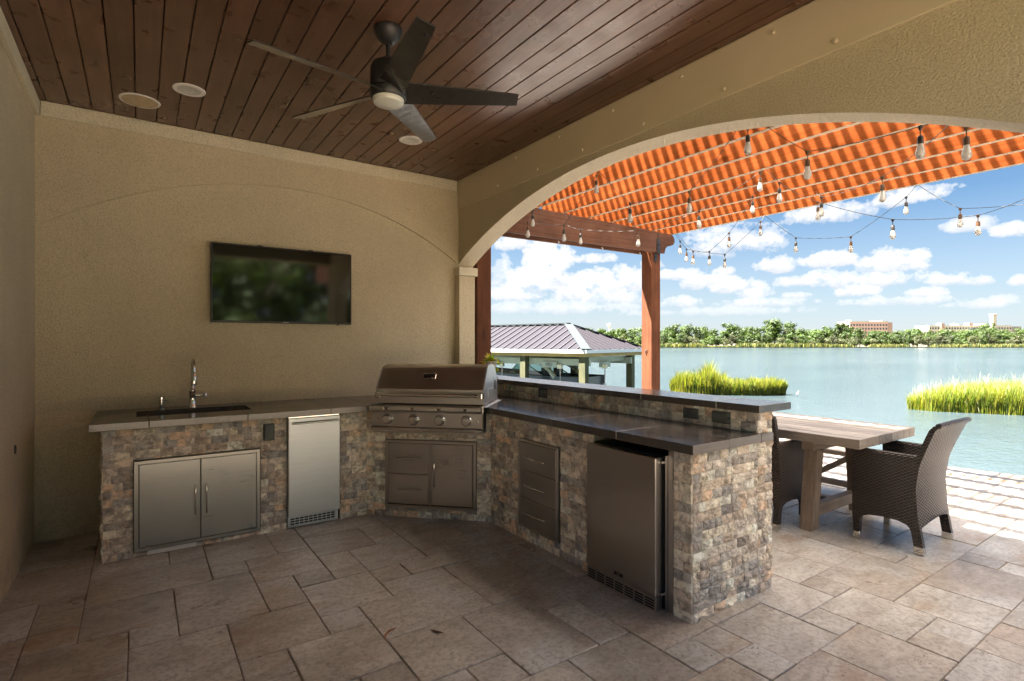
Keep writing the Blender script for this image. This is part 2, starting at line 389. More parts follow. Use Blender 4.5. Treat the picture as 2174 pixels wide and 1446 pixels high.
def sheet_mat():      # corrugated amber roofing: see-through stripes stand in for sun focused by the ridges
    m, N, p, o = new_mat('corrugated_amber_sheet')
    N.nt.nodes.remove(p)
    s = N.n('ShaderNodeSeparateXYZ'); N.l(P(N), s.inputs[0])
    wob = N.m('MULTIPLY', N.m('SUBTRACT', N.noise(P(N), 2.3, 3, .6), .5), 2.2)
    wv = N.m('MULTIPLY_ADD', N.m('SINE', N.m('ADD', N.m('MULTIPLY', s.outputs[1], 2 * PI / .107), wob)), .5, .5)
    blot = N.noise(P(N), 3.5, 5, .7)
    f = N.ramp(N.m('MULTIPLY_ADD', blot, .5, N.m('MULTIPLY', wv, .75)), [(.38, 0.0), (.95, 1.0)], 'EASE')
    tr = N.n('ShaderNodeBsdfTransparent'); tr.inputs[0].default_value = (1.0, .90, .80, 1)
    tl = N.n('ShaderNodeBsdfTranslucent'); tl.inputs[0].default_value = (.82, .76, .68, 1)
    df = N.n('ShaderNodeBsdfDiffuse'); df.inputs[0].default_value = (.55, .45, .36, 1)
    a = N.n('ShaderNodeMixShader'); a.inputs[0].default_value = .3
    N.l(tl.outputs[0], a.inputs[1]); N.l(df.outputs[0], a.inputs[2])
    b = N.n('ShaderNodeMixShader'); N.l(N.m('MULTIPLY_ADD', f, .66, .02), b.inputs[0]); N.l(a.outputs[0], b.inputs[1]); N.l(tr.outputs[0], b.inputs[2])
    N.l(b.outputs[0], o.inputs[0])
    return m
M['sheet'] = sheet_mat()

def bulb_mat():
    m, N, p, o = new_mat('bulb_glass'); N.nt.nodes.remove(p)
    tr = N.n('ShaderNodeBsdfTransparent'); tr.inputs[0].default_value = (.93, .93, .93, 1)
    gl = N.n('ShaderNodeBsdfGlossy'); gl.inputs[0].default_value = (.95, .95, .95, 1); gl.inputs['Roughness'].default_value = .08
    df = N.n('ShaderNodeBsdfTranslucent'); df.inputs[0].default_value = (.95, .93, .9, 1)
    d2 = N.n('ShaderNodeBsdfDiffuse'); d2.inputs[0].default_value = (.9, .9, .88, 1)
    x = N.n('ShaderNodeMixShader'); x.inputs[0].default_value = .45; N.l(df.outputs[0], x.inputs[1]); N.l(d2.outputs[0], x.inputs[2])
    lw = N.n('ShaderNodeLayerWeight'); lw.inputs[0].default_value = .45
    a = N.n('ShaderNodeMixShader'); a.inputs[0].default_value = .72; N.l(tr.outputs[0], a.inputs[1]); N.l(x.outputs[0], a.inputs[2])
    b = N.n('ShaderNodeMixShader'); N.l(lw.outputs['Fresnel'], b.inputs[0]); N.l(a.outputs[0], b.inputs[1]); N.l(gl.outputs[0], b.inputs[2])
    N.l(b.outputs[0], o.inputs[0]); return m
M['bulb'] = bulb_mat()
def glass_mat(name, tint, k):
    m, N, p, o = new_mat(name); N.nt.nodes.remove(p)
    tr = N.n('ShaderNodeBsdfTransparent'); tr.inputs[0].default_value = (*tint, 1)
    gl = N.n('ShaderNodeBsdfGlossy'); gl.inputs['Roughness'].default_value = .03
    b = N.n('ShaderNodeMixShader'); b.inputs[0].default_value = k; N.l(tr.outputs[0], b.inputs[1]); N.l(gl.outputs[0], b.inputs[2])
    N.l(b.outputs[0], o.inputs[0]); return m
M['windshield'] = glass_mat('tinted_windshield', (.45, .62, .60), .18)
M['far_glass'] = simple('far_window_glass', (.09, .13, .16), .15, var=.3, scale=.2)

def water_mat():
    m, N, p, o = new_mat('lake_water')
    v = P(N)
    big = N.noise(N.mapping(v, (.02, .05, 1), rot=(0, 0, .6)), 1.0, 5, .6)
    c = N.mix(N.ramp(big, [(.35, 0), (.65, 1)]), (.030, .045, .050), (.046, .062, .066))
    N.l(c, p.inputs['Base Color']); p.inputs['Roughness'].default_value = .12; p.inputs['IOR'].default_value = 1.33
    w1 = N.noise(N.mapping(v, (1.0, 2.4, 1), rot=(0, 0, YAW * -1)), 2.6, 5, .62)
    w2 = N.noise(N.mapping(v, (.25, .7, 1), rot=(0, 0, -YAW + .2)), 1.2, 5, .6)
    bump(N, p, N.m('ADD', N.m('MULTIPLY', w1, .5), w2), .7, .16)
    return m
M['water'] = water_mat()

def leafy(name, c0, c1, scale, tl=.35, zy=None):
    m, N, p, o = new_mat(name)
    v = P(N); rnd = RND(N)
    n = N.noise(v, scale, 4, .7)
    c = N.mix(N.ramp(n, [(.32, 0), (.68, 1)]), c0, c1)
    c = N.mix(1.0, c, N.m('MULTIPLY_ADD', rnd, .75, .62), 'MULTIPLY')
    g = N.n('ShaderNodeNewGeometry').outputs['Random Per Island']
    c = N.mix(1.0, c, N.m('MULTIPLY_ADD', g, .9, .55), 'MULTIPLY')
    if zy: c = N.mix(N.ramp(N.m('ADD', g, N.m('MULTIPLY', n, .4)), [(.55, 0), (1.0, .85)]), c, zy)
    N.l(c, p.inputs['Base Color']); p.inputs['Roughness'].default_value = .6
    t = N.n('ShaderNodeBsdfTranslucent'); N.l(N.mix(1.0, c, (1.3, 1.5, .6), 'MULTIPLY'), t.inputs[0])
    x = N.n('ShaderNodeMixShader'); x.inputs[0].default_value = tl
    N.l(p.outputs[0], x.inputs[1]); N.l(t.outputs[0], x.inputs[2]); N.l(x.outputs[0], o.inputs[0])
    return m
M['foliage'] = leafy('tree_foliage', (.024, .050, .008), (.066, .094, .012), .35)
M['foliage_grey'] = leafy('shrub_foliage', (.045, .055, .022), (.10, .105, .045), .5)
M['foliage_dark'] = leafy('palm_foliage', (.045, .085, .025), (.10, .15, .04), .6)
M['reed'] = leafy('marsh_grass', (.060, .115, .008), (.17, .215, .012), .9, .45, (.30, .24, .035))
M['reed_far'] = leafy('shore_grass', (.030, .055, .010), (.070, .090, .016), .1, .3, (.22, .19, .05))
M['seed'] = leafy('seed_heads', (.22, .20, .12), (.34, .32, .20), .9, .4)
M['fern'] = leafy('palm_leaf', (.16, .32, .012), (.38, .50, .02), 6, .5)
M['bromeliad'] = leafy('bromeliad_leaf', (.10, .26, .015), (.30, .42, .03), 18, .4, (.62, .28, .03))
M['bark'] = simple('bark', (.16, .12, .09), .9, scale=3, bs=.5, bd=.02, bscale=8)
M['lawn'] = simple('lawn', (.07, .11, .03), .9, var=.35, scale=3, bs=.6, bd=.03, bscale=30)
M['mud'] = simple('shore_mud', (.10, .085, .055), .9, var=.3, scale=.2)
M['concrete'] = simple('concrete', (.38, .36, .32), .85, bs=.3)

# ------------------------------------------------------------------ mesh helpers
class MB:
    def __init__(s): s.bm = bmesh.new(); s.uv = None
    def box(s, x0, x1, y0, y1, z0, z1, bev=0.0, seg=1, mat=None):
        r = bmesh.ops.create_cube(s.bm, size=1.0)
        vs = r['verts']
        for v in vs:
            v.co.x = x0 + (v.co.x + .5) * (x1 - x0); v.co.y = y0 + (v.co.y + .5) * (y1 - y0); v.co.z = z0 + (v.co.z + .5) * (z1 - z0)
        if mat is not None:
            for v in vs: v.co = mat @ v.co
        if bev > 0:
            es = list({e for v in vs for e in v.link_edges})
            bmesh.ops.bevel(s.bm, geom=es, offset=bev, segments=seg, affect='EDGES', profile=.6)
        return s
    def beam(s, a, b, w, h, bev=0.0, up=(0, 0, 1)):
        a = Vector(a); b = Vector(b); d = b - a; L = d.length; d.normalize()
        u = Vector(up)
        if abs(d.dot(u)) > .98: u = Vector((0, 1, 0))
        sdv = d.cross(u).normalized(); u2 = sdv.cross(d)
        m = Matrix((sdv, d, u2)).transposed().to_4x4(); m.translation = a
        return s.box(-w / 2, w / 2, 0, L, -h / 2, h / 2, bev, 1, m)
    def lathe(s, prof, n=20, c=(0, 0, 0), axis='z', caps=True):
        # prof: [(r,h)]; axis: direction of h
        ax = {'z': (Vector((1, 0, 0)), Vector((0, 1, 0)), Vector((0, 0, 1))), 'y': (Vector((1, 0, 0)), Vector((0, 0, 1)), Vector((0, -1, 0))), 'x': (Vector((0, 1, 0)), Vector((0, 0, 1)), Vector((1, 0, 0)))}[axis]
        c = Vector(c); rings = []
        for r, h in prof:
            rings.append([s.bm.verts.new(c + ax[0] * (r * math.cos(2 * PI * i / n)) + ax[1] * (r * math.sin(2 * PI * i / n)) + ax[2] * h) for i in range(n)])
        for k in range(len(rings) - 1):
            for i in range(n):
                j = (i + 1) % n
                try: s.bm.faces.new((rings[k][i], rings[k][j], rings[k + 1][j], rings[k + 1][i]))
                except ValueError: pass
        if caps:
            for rg in (rings[0], rings[-1]):
                try: s.bm.faces.new(rg)
                except ValueError: pass
        return s
    def tube(s, pts, r, n=8, caps=True):
        pts = [Vector(p) for p in pts]; rings = []
        prev = None
        for i, p in enumerate(pts):
            d = (pts[min(i + 1, len(pts) - 1)] - pts[max(i - 1, 0)])
            if d.length < 1e-9: d = Vector((0, 0, 1))
            d.normalize()
            if prev is None:
                u = Vector((0, 0, 1)) if abs(d.z) < .9 else Vector((1, 0, 0))
                a = d.cross(u).normalized()
            else:
                a = (prev - d * prev.dot(d)).normalized()
            b = d.cross(a); prev = a
            rr = r[i] if isinstance(r, (list, tuple)) else r
            rings.append([s.bm.verts.new(p + a * (rr * math.cos(2 * PI * k / n)) + b * (rr * math.sin(2 * PI * k / n))) for k in range(n)])
        for k in range(len(rings) - 1):
            for i in range(n):
                j = (i + 1) % n
                s.bm.faces.new((rings[k][i], rings[k][j], rings[k + 1][j], rings[k + 1][i]))
        if caps:
            s.bm.faces.new(list(reversed(rings[0]))); s.bm.faces.new(rings[-1])
        return s
    def prism(s, poly, a, b, plane='yz'):
        """extrude a 2-D outline between a and b along the third axis"""
        def mk(p, t):
            if plane == 'yz': return (t, p[0], p[1])
            if plane == 'xz': return (p[0], t, p[1])
            return (p[0], p[1], t)
        va = [s.bm.verts.new(mk(p, a)) for p in poly]; vb = [s.bm.verts.new(mk(p, b)) for p in poly]
        f1 = s.bm.faces.new(va); f2 = s.bm.faces.new(list(reversed(vb)))
        n = len(poly)
        for i in range(n):
            j = (i + 1) % n
            s.bm.faces.new((va[j], va[i], vb[i], vb[j]))
        return s
    def quad(s, *p):
        s.bm.faces.new([s.bm.verts.new(q) for q in p]); return s
    def mesh(s, name, smooth=False):
        bmesh.ops.recalc_face_normals(s.bm, faces=s.bm.faces)
        me = bpy.data.meshes.new(name); s.bm.to_mesh(me); s.bm.free()
        if smooth:
            me.polygons.foreach_set('use_smooth', [True] * len(me.polygons))
            try: me.set_sharp_from_angle(angle=math.radians(38))
            except Exception: pass
        return me

def link(name, me, mat=None, parent=None, loc=None, rz=0.0):
    o = bpy.data.objects.new(name, me); COL.objects.link(o)
    if mat is not None and me is not None and not me.materials: me.materials.append(mat)
    if parent: o.parent = parent
    if loc is not None: o.location = loc
    if rz: o.rotation_euler = (0, 0, rz)
    return o
def part(name, mb, mat, parent=None, smooth=False): return link(name, mb.mesh(name, smooth), mat, parent)
def tag(o, label=None, cat=None, group=None, kind=None):
    if label: o['label'] = label
    if cat: o['category'] = cat
    if group: o['group'] = group
    if kind: o['kind'] = kind
    return o
def thing(name, label, cat, loc=(0, 0, 0), rz=0.0, group=None):
    o = link(name, None, None, None, loc, rz)
    return tag(o, label, cat, group)
def struct(name, mb, mat, parent=None):
    o = part(name, mb, mat, parent)
    if parent is None: o['kind'] = 'structure'
    return o
def copy_tree(o, parent=None):
    c = o.copy(); COL.objects.link(c)
    c.parent = parent
    for ch in o.children: copy_tree(ch, c)
    return c
def text(name, body, size, loc, rot, mat, parent, ext=.0006):
    cu = bpy.data.curves.new(name, 'FONT'); cu.body = body; cu.size = size; cu.extrude = ext; cu.align_x = 'CENTER'; cu.align_y = 'CENTER'
    cu.materials.append(mat)
    tmp = bpy.data.objects.new(name, cu); COL.objects.link(tmp)
    bpy.context.view_layer.update()
    me = bpy.data.meshes.new_from_object(tmp); bpy.data.objects.remove(tmp); bpy.data.curves.remove(cu)
    if not me.materials: me.materials.append(mat)
    o = bpy.data.objects.new(name, me); COL.objects.link(o); o.parent = parent; o.location = loc; o.rotation_euler = rot
    return o
def raw(name, V, F, mat, parent=None, smooth=False):
    me = bpy.data.meshes.new(name); me.from_pydata([tuple(v) for v in V], [], F); me.update()
    return link(name, me, mat, parent)
def raw_np(name, V, idx, counts, mat, parent=None):
    me = bpy.data.meshes.new(name)
    V = np.asarray(V, dtype=np.float32); idx = np.asarray(idx, dtype=np.int32)
    me.vertices.add(len(V)); me.vertices.foreach_set('co', V.ravel())
    me.loops.add(len(idx)); me.loops.foreach_set('vertex_index', idx)
    nf = len(idx) // counts
    me.polygons.add(nf); me.polygons.foreach_set('loop_start', np.arange(0, nf * counts, counts, dtype=np.int32))
    me.update(calc_edges=True); me.validate()
    return link(name, me, mat, parent) if mat is not None else me

# ------------------------------------------------------------------ land, patio, water
# shoreline of the patio: x = 7.72 - .2 (y - 2.25)
def edge_x(y): return 7.72 - .2 * (y - 2.25)
lake = part('lake_water', MB().quad((-6000, -6000, -1.7), (6000, -6000, -1.7), (6000, 6000, -1.7), (-6000, 6000, -1.7)), M['water'])
tag(lake, kind='structure')
g = MB(); g.prism([(-300, -300), (edge_x(-300) - .1, -300), (edge_x(60) - .1, 60), (-300, 60)], -3.0, -.06, 'xy')
struct('ground', g, M['lawn'])
g = MB(); g.prism([(edge_x(-14) - .12, -14), (edge_x(-14) + .02, -14), (edge_x(14) + .02, 14), (edge_x(14) - .12, 14)], -2.6, -.045, 'xy')
struct('seawall', g, M['concrete'])
g = MB(); g.prism([(-14, -14), (edge_x(-14), -14), (edge_x(14), 14), (-14, 14)], -.055, -.0055, 'xy')
floor = struct('patio_floor', g, M['sand'])

U = 0.2062; GX0 = -.045; GY0 = .845
SEEDS = [(-1, 14, 3, 2), (-1, 12, 2, 2), (1, 11, 2, 3), (2, 14, 1, 1), (3, 13, 2, 2), (3, 11, 1, 2), (4, 12, 1, 1), (4, 10, 2, 2), (2, 9, 2, 2), (4, 9, 1, 1),
         (0, 10, 2, 1), (0, 11, 1, 1), (0, 8, 2, 2), (2, 8, 1, 1), (3, 7, 2, 2), (-2, 12, 1, 1), (-2, 10, 2, 2), (5, 8, 3, 2), (5, 6, 2, 2), (7, 5, 2, 3), (9, 5, 1, 2),
         (6, 11, 1, 1), (6, 10, 2, 1), (6, 12, 2, 2), (8, 9, 2, 2), (8, 8, 1, 1), (9, 7, 2, 2), (10, 6, 1, 1), (10, 4, 2, 2), (8, 3, 2, 2), (10, 3, 1, 1), (14, 2, 1, 1),
         (14, 3, 2, 2), (16, 3, 1, 1), (17, 2, 3, 2), (15, 1, 2, 2), (17, 0, 2, 2), (19, 0, 3, 2), (16, 0, 1, 1), (13, 0, 2, 2), (20, 3, 1, 1), (20, 2, 1, 1), (21, 2, 3, 2), (21, 4, 2, 2),
         (12, 2, 2, 2), (12, 4, 2, 2), (11, 3, 1, 1), (-3, 13, 1, 2), (-3, 10, 1, 2)]
def pavers():
    X0, X1, Y0, Y1 = -4, 41, -12, 50
    used = {}
    tiles = []
    def free(x, y, a, b):
        for i in range(x, x + a):
            for j in range(y, y + b):
                if (i, j) in used or i >= X1 or j >= Y1 or i < X0 or j < Y0: return False
        return True
    def put(x, y, a, b):
        for i in range(x, x + a):
            for j in range(y, y + b): used[(i, j)] = 1
        tiles.append((x, y, a, b))
    for t in SEEDS:
        if free(*t): put(*t)
    for j in range(Y0, Y1):
        for i in range(X0, X1):
            if (i, j) in used: continue
            ch = [(3, 2), (2, 2), (2, 3), (2, 2), (3, 2), (1, 2), (2, 1), (1, 1)]
            k = R.random()
            order = R.sample(ch[:5], 5) + [(2, 1), (1, 2), (1, 1)] if k < .72 else R.sample(ch, 8)
            for a, b in order:
                if free(i, j, a, b): put(i, j, a, b); break
    out = []
    for (i, j, a, b) in tiles:
        x0, y0 = GX0 + i * U, GY0 + j * U
        x1, y1 = x0 + a * U, y0 + b * U
        if x0 > edge_x(y0) - .42: continue
        if x1 < -.60 and y0 < 5.2: continue
        if y0 > 5.15 and x1 < 3.1: continue
        ex = min(edge_x(y0), edge_x(y1)) - .41
        if x1 > ex: x1 = ex
        if x1 - x0 < .05: continue
        cx, cyy = (x0 + x1) / 2, (y0 + y1) / 2
        D = cx * FW.x + cyy * FW.y; lat = cx * RT.x + cyy * RT.y
        vis = D > .8 and abs(lat) < D * 1.02 + .5 and 1.45 * 1140 / max(D, .1) < 900
        hid = (cx > -.2 and cyy > 4.6 and cx < 3) or (2.5 < cx < 3.0 and cyy > 1.9)
        behind = cx > 2.6 and cyy > 1.9 and (cx - 2.9) / max(cyy - 1.74, .01) < 1.25 and cx < 7.6   # hidden by the counter
        size = (x1 - x0) * (y1 - y0) / max(D, .5) ** 3 if vis and not hid and not behind else 0
        out.append((size, x0, x1, y0, y1))
    # coping row along the water
    y = -6.0
    while y < 12:
        L = R.choice((.4, .6, .6, .8))
        out.append((.001 if 0 < y < 4 else 0, None, None, y, y + L)); y += L
    out.sort(key=lambda t: -t[0])
    rest = MB()
    for k, (s, x0, x1, y0, y1) in enumerate(out):
        mb = MB() if k < 290 and s > 0 else rest
        gp = .0012 + R.random() * .0014
        dz = R.uniform(-.003, .003)
        if x0 is None:
            e0, e1 = edge_x(y0), edge_x(y1)
            mb.prism([(e0 - .385, y0 + gp), (e0 + .03, y0 + gp), (e1 + .03, y1 - gp), (e1 - .385, y1 - gp)], -.03, .003 + dz, 'xy')
        else:
            # slightly worn outline
            c = [(x0 + gp, y0 + gp), (x1 - gp, y0 + gp), (x1 - gp, y1 - gp), (x0 + gp, y1 - gp)]
            poly = []
            for a in range(4):
                p, q = c[a], c[(a + 1) % 4]
                L = math.hypot(q[0] - p[0], q[1] - p[1]); d = ((q[0] - p[0]) / L, (q[1] - p[1]) / L); nrm = (-d[1], d[0])
                cut = R.uniform(.003, .009)
                for tt in (cut, L * R.uniform(.3, .45), L * R.uniform(.55, .75), L - cut):
                    o_ = R.uniform(-.0008, .0016)
                    poly.append((p[0] + d[0] * tt + nrm[0] * o_, p[1] + d[1] * tt + nrm[1] * o_))
            mb.prism(poly, -.03, dz - .002, 'xy'); n = len(poly)
            cen = Vector(((x0 + x1) / 2, (y0 + y1) / 2, 0))
            top = [mb.bm.verts.new(Vector((q[0], q[1], dz + .0015)).lerp(cen, .006 / max(.2, (x1 - x0)))) for q in poly]
            # a soft arris: short bevel band up to the face
            lo = [mb.bm.verts.new((q[0], q[1], dz - .0019)) for q in poly]
            for a in range(n):
                b_ = (a + 1) % n
                mb.bm.faces.new((lo[a], lo[b_], top[b_], top[a]))
            mb.bm.faces.new(top)
        if mb is not rest: part('paver', mb, M['travertine'], floor)
    o = part('paver', rest, M['travertine'], floor); o['kind'] = 'stuff'
pavers()

# ------------------------------------------------------------------ walls and ceiling
XL, YB, ZC = -.63, 5.20, 3.215
struct('wall_left', MB().box(XL - .25, XL, .10, YB + .25, -.02, 3.30), M['stucco'])
wl = bpy.data.objects['wall_left']
o = part('wall_outlet', MB().lathe([(.0, .0), (.022, .0), (.028, .004), (.028, .0)], 14, (XL + .001, 4.436, .794), 'x'), M['grey_plastic'], wl)
bw = struct('wall_back', MB().box(XL, 3.08, YB + .014, YB + .26, -.02, 3.30), M['stucco'])
# upper field of the wall stands 14 mm proud of the arched niche
def niche():
    cx, cz, r = 1.136, -.176, 3.035
    pts = [(XL + .001, 3.105)]
    a0 = math.acos((XL - cx) / r); a1 = math.acos((2.866 - cx) / r)
    arc = [(cx + r * math.cos(a0 + (a1 - a0) * i / 48), cz + r * math.sin(a0 + (a1 - a0) * i / 48)) for i in range(49)]
    arc[0] = (XL + .001, arc[0][1])
    poly = pts + arc + [(2.879, arc[-1][1]), (2.879, 3.105)]
    return MB().prism(poly, YB - .014, YB + .012, 'xz')
part('upper_plaster', niche(), M['stucco'], bw)
m = MB(); m.prism([(YB + .013, .92), (YB - .045, .85), (YB - .045, 0.0), (YB + .013, 0.0)], XL + .002, -.19, 'yz')
part('plinth', m, M['stucco'], bw)
part('crown_band', MB().box(XL + .034, 2.855, YB - .034, YB + .01, 3.105, 3.213, .003), M['stucco_light'], bw)
part('crown_band', MB().box(XL + .001, XL + .030, .305, YB - .002, 3.105, 3.213, .003), M['stucco_light'], wl)

AC, AZ, AR = 2.887, -2.225, 5.087      # arch centre and radius
X0A, X1A = 2.88, 3.08
def arch_poly(ytop):
    a = math.asin((2.302 - AZ) / AR)
    arc = []
    for i in range(65):
        t = (PI - a) + (a - (PI - a)) * i / 64
        arc.append((AC + AR * math.cos(t), AZ + AR * math.sin(t)))
    arc = arc[::-1]          # from +y spring to -y spring
    return arc
arc = arch_poly(0)
ys, ye = arc[0][0], arc[-1][0]
poly = [(YB + .1, 3.30), (YB + .1, 2.302)] + arc + [(ye, 0.0), (.10, 0.0), (.10, 3.30)]
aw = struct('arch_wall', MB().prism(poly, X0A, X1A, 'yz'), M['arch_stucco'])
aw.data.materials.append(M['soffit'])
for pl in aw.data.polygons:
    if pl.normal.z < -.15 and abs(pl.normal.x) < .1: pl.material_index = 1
struct_p = part('pilaster', MB().box(2.848, 3.045, 5.115, YB + .10, 0, 2.178, .004), M['stucco'], aw)
part('capital', MB().box(2.834, 3.070, 5.09, YB + .11, 2.178, 2.268, .005), M['stucco_light'], aw)
part('trim_board', MB().box(2.858, 2.879, .305, 5.165, 2.91, 3.214, .003), M['trim_paint'], aw)
for y, z in [(5.054, 3.157), (4.688, 3.157), (4.06, 3.157), (3.435, 3.155), (2.82, 3.155), (2.21, 3.152), (1.604, 3.15), (5.028, 2.968), (4.363, 2.968), (3.73, 2.964), (3.154, 2.962), (2.53, 2.96), (1.907, 2.957), (1.284, 2.955)]:
    part('bolt', MB().lathe([(.0, .014), (.009, .013), (.0125, .009), (.0125, .0)], 10, (2.857, y, z), 'x').mesh('bolt') and MB().lathe([(.0125, .0), (.0125, -.009), (.009, -.013), (.002, -.014)], 10, (2.857, y, z), 'x'), M['trim_paint'], aw)
# a further pier of the same wall, out of frame behind the camera's right shoulder
struct('lintel_wall', MB().box(XL, X0A - .001, .10, .30, 2.87, 3.30), M['arch_stucco'])

ceil = struct('ceiling', MB().box(XL - .2, 3.08, .11, YB + .1, 3.236, 3.30), M['void'])
me0 = None
x = -.566 - .1345
while x < 2.86:
    x0, x1 = max(x, XL + .02), min(x + .1345, 2.862)
    if x1 - x0 > .02:
        mb = MB(); mb.box(x0 + .0028, x1 - .0028, .305, YB - .03, ZC + R.uniform(-.0005, .0008), 3.238, .0035)
        part('plank', mb, M['ceiling_wood'], ceil)
    x += .1345
roof = MB(); roof.prism([(-6.5, 3.31), (3.44, 3.31), (3.44, 3.9), (-1.5, 5.4), (-6.5, 3.9)], .05, 11.0, 'xz')
struct('house_roof', roof, M['concrete'])
struct('house_wall', MB().box(-6.2, XL - .26, .10, 10.5, -.02, 3.30).box(XL - .25, 3.06, YB + .265, 10.5, -.02, 3.298), M['stucco'])

# recessed lights and ceiling speaker
def downlight(x, y, label):
    t = thing('recessed_light', label, 'ceiling light', (x, y, ZC), group='white recessed ceiling lights')
    m = MB(); m.lathe([(.072, -.004), (.088, -.006), (.1, -.005), (.103, 0.0)], 32, caps=False)
    part('trim_ring', m, M['white_paint'], t, True)
    m = MB(); m.lathe([(.0, -.0022), (.04, -.0022), (.045, -.0040), (.073, -.0042)], 32, caps=False)
    part('lens', m, M['lens'], t, True)
downlight(.283, 4.37, 'white recessed ceiling light beside the round tan speaker')
downlight(1.943, 4.355, 'white recessed ceiling light half hidden behind the fan blade')
t = thing('ceiling_speaker', 'round in-ceiling speaker with yellowed grille near the left wall', 'speaker', (0.0, 4.77, ZC))
part('rim', MB().lathe([(.112, -.006), (.124, -.006), (.128, 0.0)], 36, caps=False), M['white_paint'], t, True)
part('grille', MB().lathe([(.0, -.0075), (.06, -.007), (.112, -.005)], 36, caps=False), M['speaker_cloth'], t, True)

# ------------------------------------------------------------------ ceiling fan
t = thing('ceiling_fan', 'matte black five-blade ceiling fan with round white light', 'ceiling fan', (1.15, 2.882, ZC))
part('canopy', MB().lathe([(.078, 0), (.08, -.008), (.078, -.02), (.066, -.048), (.045, -.072), (.028, -.088), (.02, -.09)], 32), M['black_metal'], t, True)
part('downrod', MB().lathe([(.013, -.085), (.013, -.175)], 16), M['black_metal'], t, True)
part('motor', MB().lathe([(.02, -.165), (.036, -.17), (.038, -.185), (.07, -.192), (.09, -.205), (.099, -.23), (.1, -.29), (.1, -.335), (.097, -.345)], 36), M['black_metal'], t, True)
lk = part('light_kit', MB().lathe([(.097, -.348), (.102, -.352), (.102, -.385), (.094, -.396), (.086, -.398)], 36), M['black_metal'], t, True)
part('diffuser', MB().lathe([(.087, -.392), (.087, -.408), (.08, -.422), (.055, -.432), (.0, -.436)], 36), M['lens'], lk, True)
for ang in (45, -27, -99, -171, 117):
    V = []; F = []
    ns = 10
    for i in range(ns + 1):
        f = i / ns
        r = .075 + f * (.735 - .075)
        wd = .145 - .05 * f; pit = math.radians(26 - 12 * f) * -1
        if f > .97: wd *= .93
        for sgn, th in ((-1, .004), (1, .004), (1, -.004), (-1, -.004)):
            cx = sgn * wd / 2
            V.append((r, cx * math.cos(pit), cx * math.sin(pit) + th + (.012 * (1 - (cx / (wd / 2)) ** 2 * 0) * 0)))
    for i in range(ns):
        for k in range(4):
            a = i * 4 + k; b = i * 4 + (k + 1) % 4
            F.append((a, b, b + 4, a + 4))
    F.append((0, 3, 2, 1)); F.append((ns * 4, ns * 4 + 1, ns * 4 + 2, ns * 4 + 3))
    ca, sa = math.cos(math.radians(ang)), math.sin(math.radians(ang))
    V = [(x * ca - y * sa, x * sa + y * ca, z - .355 + .0) for x, y, z in V]
    bl = raw('blade', V, F, M['blade'], t)

# ------------------------------------------------------------------ television
t = thing('television', 'flat black wall-mounted television with dark green reflections', 'television', (.49, 5.14, 1.62))
part('housing', MB().box(.0, 1.185, .002, .05, .0, .675, .004), M['black_plastic'], t)
m = MB(); m.box(0, 1.185, -.008, .001, .0, .018, .002).box(0, 1.185, -.008, .001, .663, .675, .002).box(0, .011, -.008, .001, .0185, .6625, .002).box(1.174, 1.185, -.008, .001, .0185, .6625, .002)
part('bezel', m, M['black_metal'], t)
part('screen', MB().box(.011, 1.174, -.004, .0005, .018, .663), M['screen'], t)
part('wall_bracket', MB().box(.36, .40, .01, .07, .676, .684).box(.79, .83, .01, .07, .676, .684).box(.3, .88, .051, .074, .15, .5), M['black_metal'], t)
part('sensor', MB().box(1.05, 1.066, -.004, .012, -.01, -.001), M['black_plastic'], t)
text('lettering', 'SAMSUNG', .011, (.59, -.0085, .009), (PI / 2, 0, 0), M['white_paint'], t)

# ------------------------------------------------------------------ stone veneer
def stone_variants(n, amp, seed):
    rr = random.Random(seed); out = []
    for k in range(n):
        V = []; F = []; nx, nz = 5, 4
        ph = [rr.uniform(0, 6.3) for _ in range(6)]; sl = rr.uniform(-1, 1), rr.uniform(-1, 1)
        for j in range(nz + 1):
            for i in range(nx + 1):
                u, v = i / nx - .5, j / nz - .5
                edge = i in (0, nx) or j in (0, nz)
                h = (rr.uniform(0.0, 1.0) * .7 + .3 * (sl[0] * u + sl[1] * v + .5)) * amp
                if edge: h *= .45
                V.append((u + (0 if i in (0, nx) else rr.uniform(-.05, .05)), -h - .008, v + (0 if j in (0, nz) else rr.uniform(-.06, .06))))
        for j in range(nz):
            for i in range(nx):
                a = j * (nx + 1) + i; F.append((a, a + 1, a + nx + 2) if (i + j + k) % 2 else (a, a + 1, a + nx + 1))
                F.append((a, a + nx + 2, a + nx + 1) if (i + j + k) % 2 else (a + 1, a + nx + 2, a + nx + 1))
        b0 = len(V)
        V += [(-.5, .004, -.5), (.5, .004, -.5), (.5, .004, .5), (-.5, .004, .5)]
        bl, br, tr_, tl = 0, nx, (nx + 1) * (nz + 1) - 1, (nx + 1) * nz
        F.append(tuple([b0, b0 + 1] + list(range(br, bl - 1, -1))))
        F.append(tuple([b0 + 2, b0 + 3] + list(range(tl, tr_ + 1))))
        F.append(tuple([b0 + 3, b0] + [j * (nx + 1) for j in range(nz + 1)]))
        F.append(tuple([b0 + 1, b0 + 2] + [j * (nx + 1) + nx for j in range(nz, -1, -1)]))
        me = bpy.data.meshes.new('stone'); me.from_pydata(V, [], F); me.materials.append(M['stone']); me.update(); out.append(me)
    return out
ST_FLAT = stone_variants(14, .0065, 3)
ST_SPLIT = stone_variants(16, .020, 5)
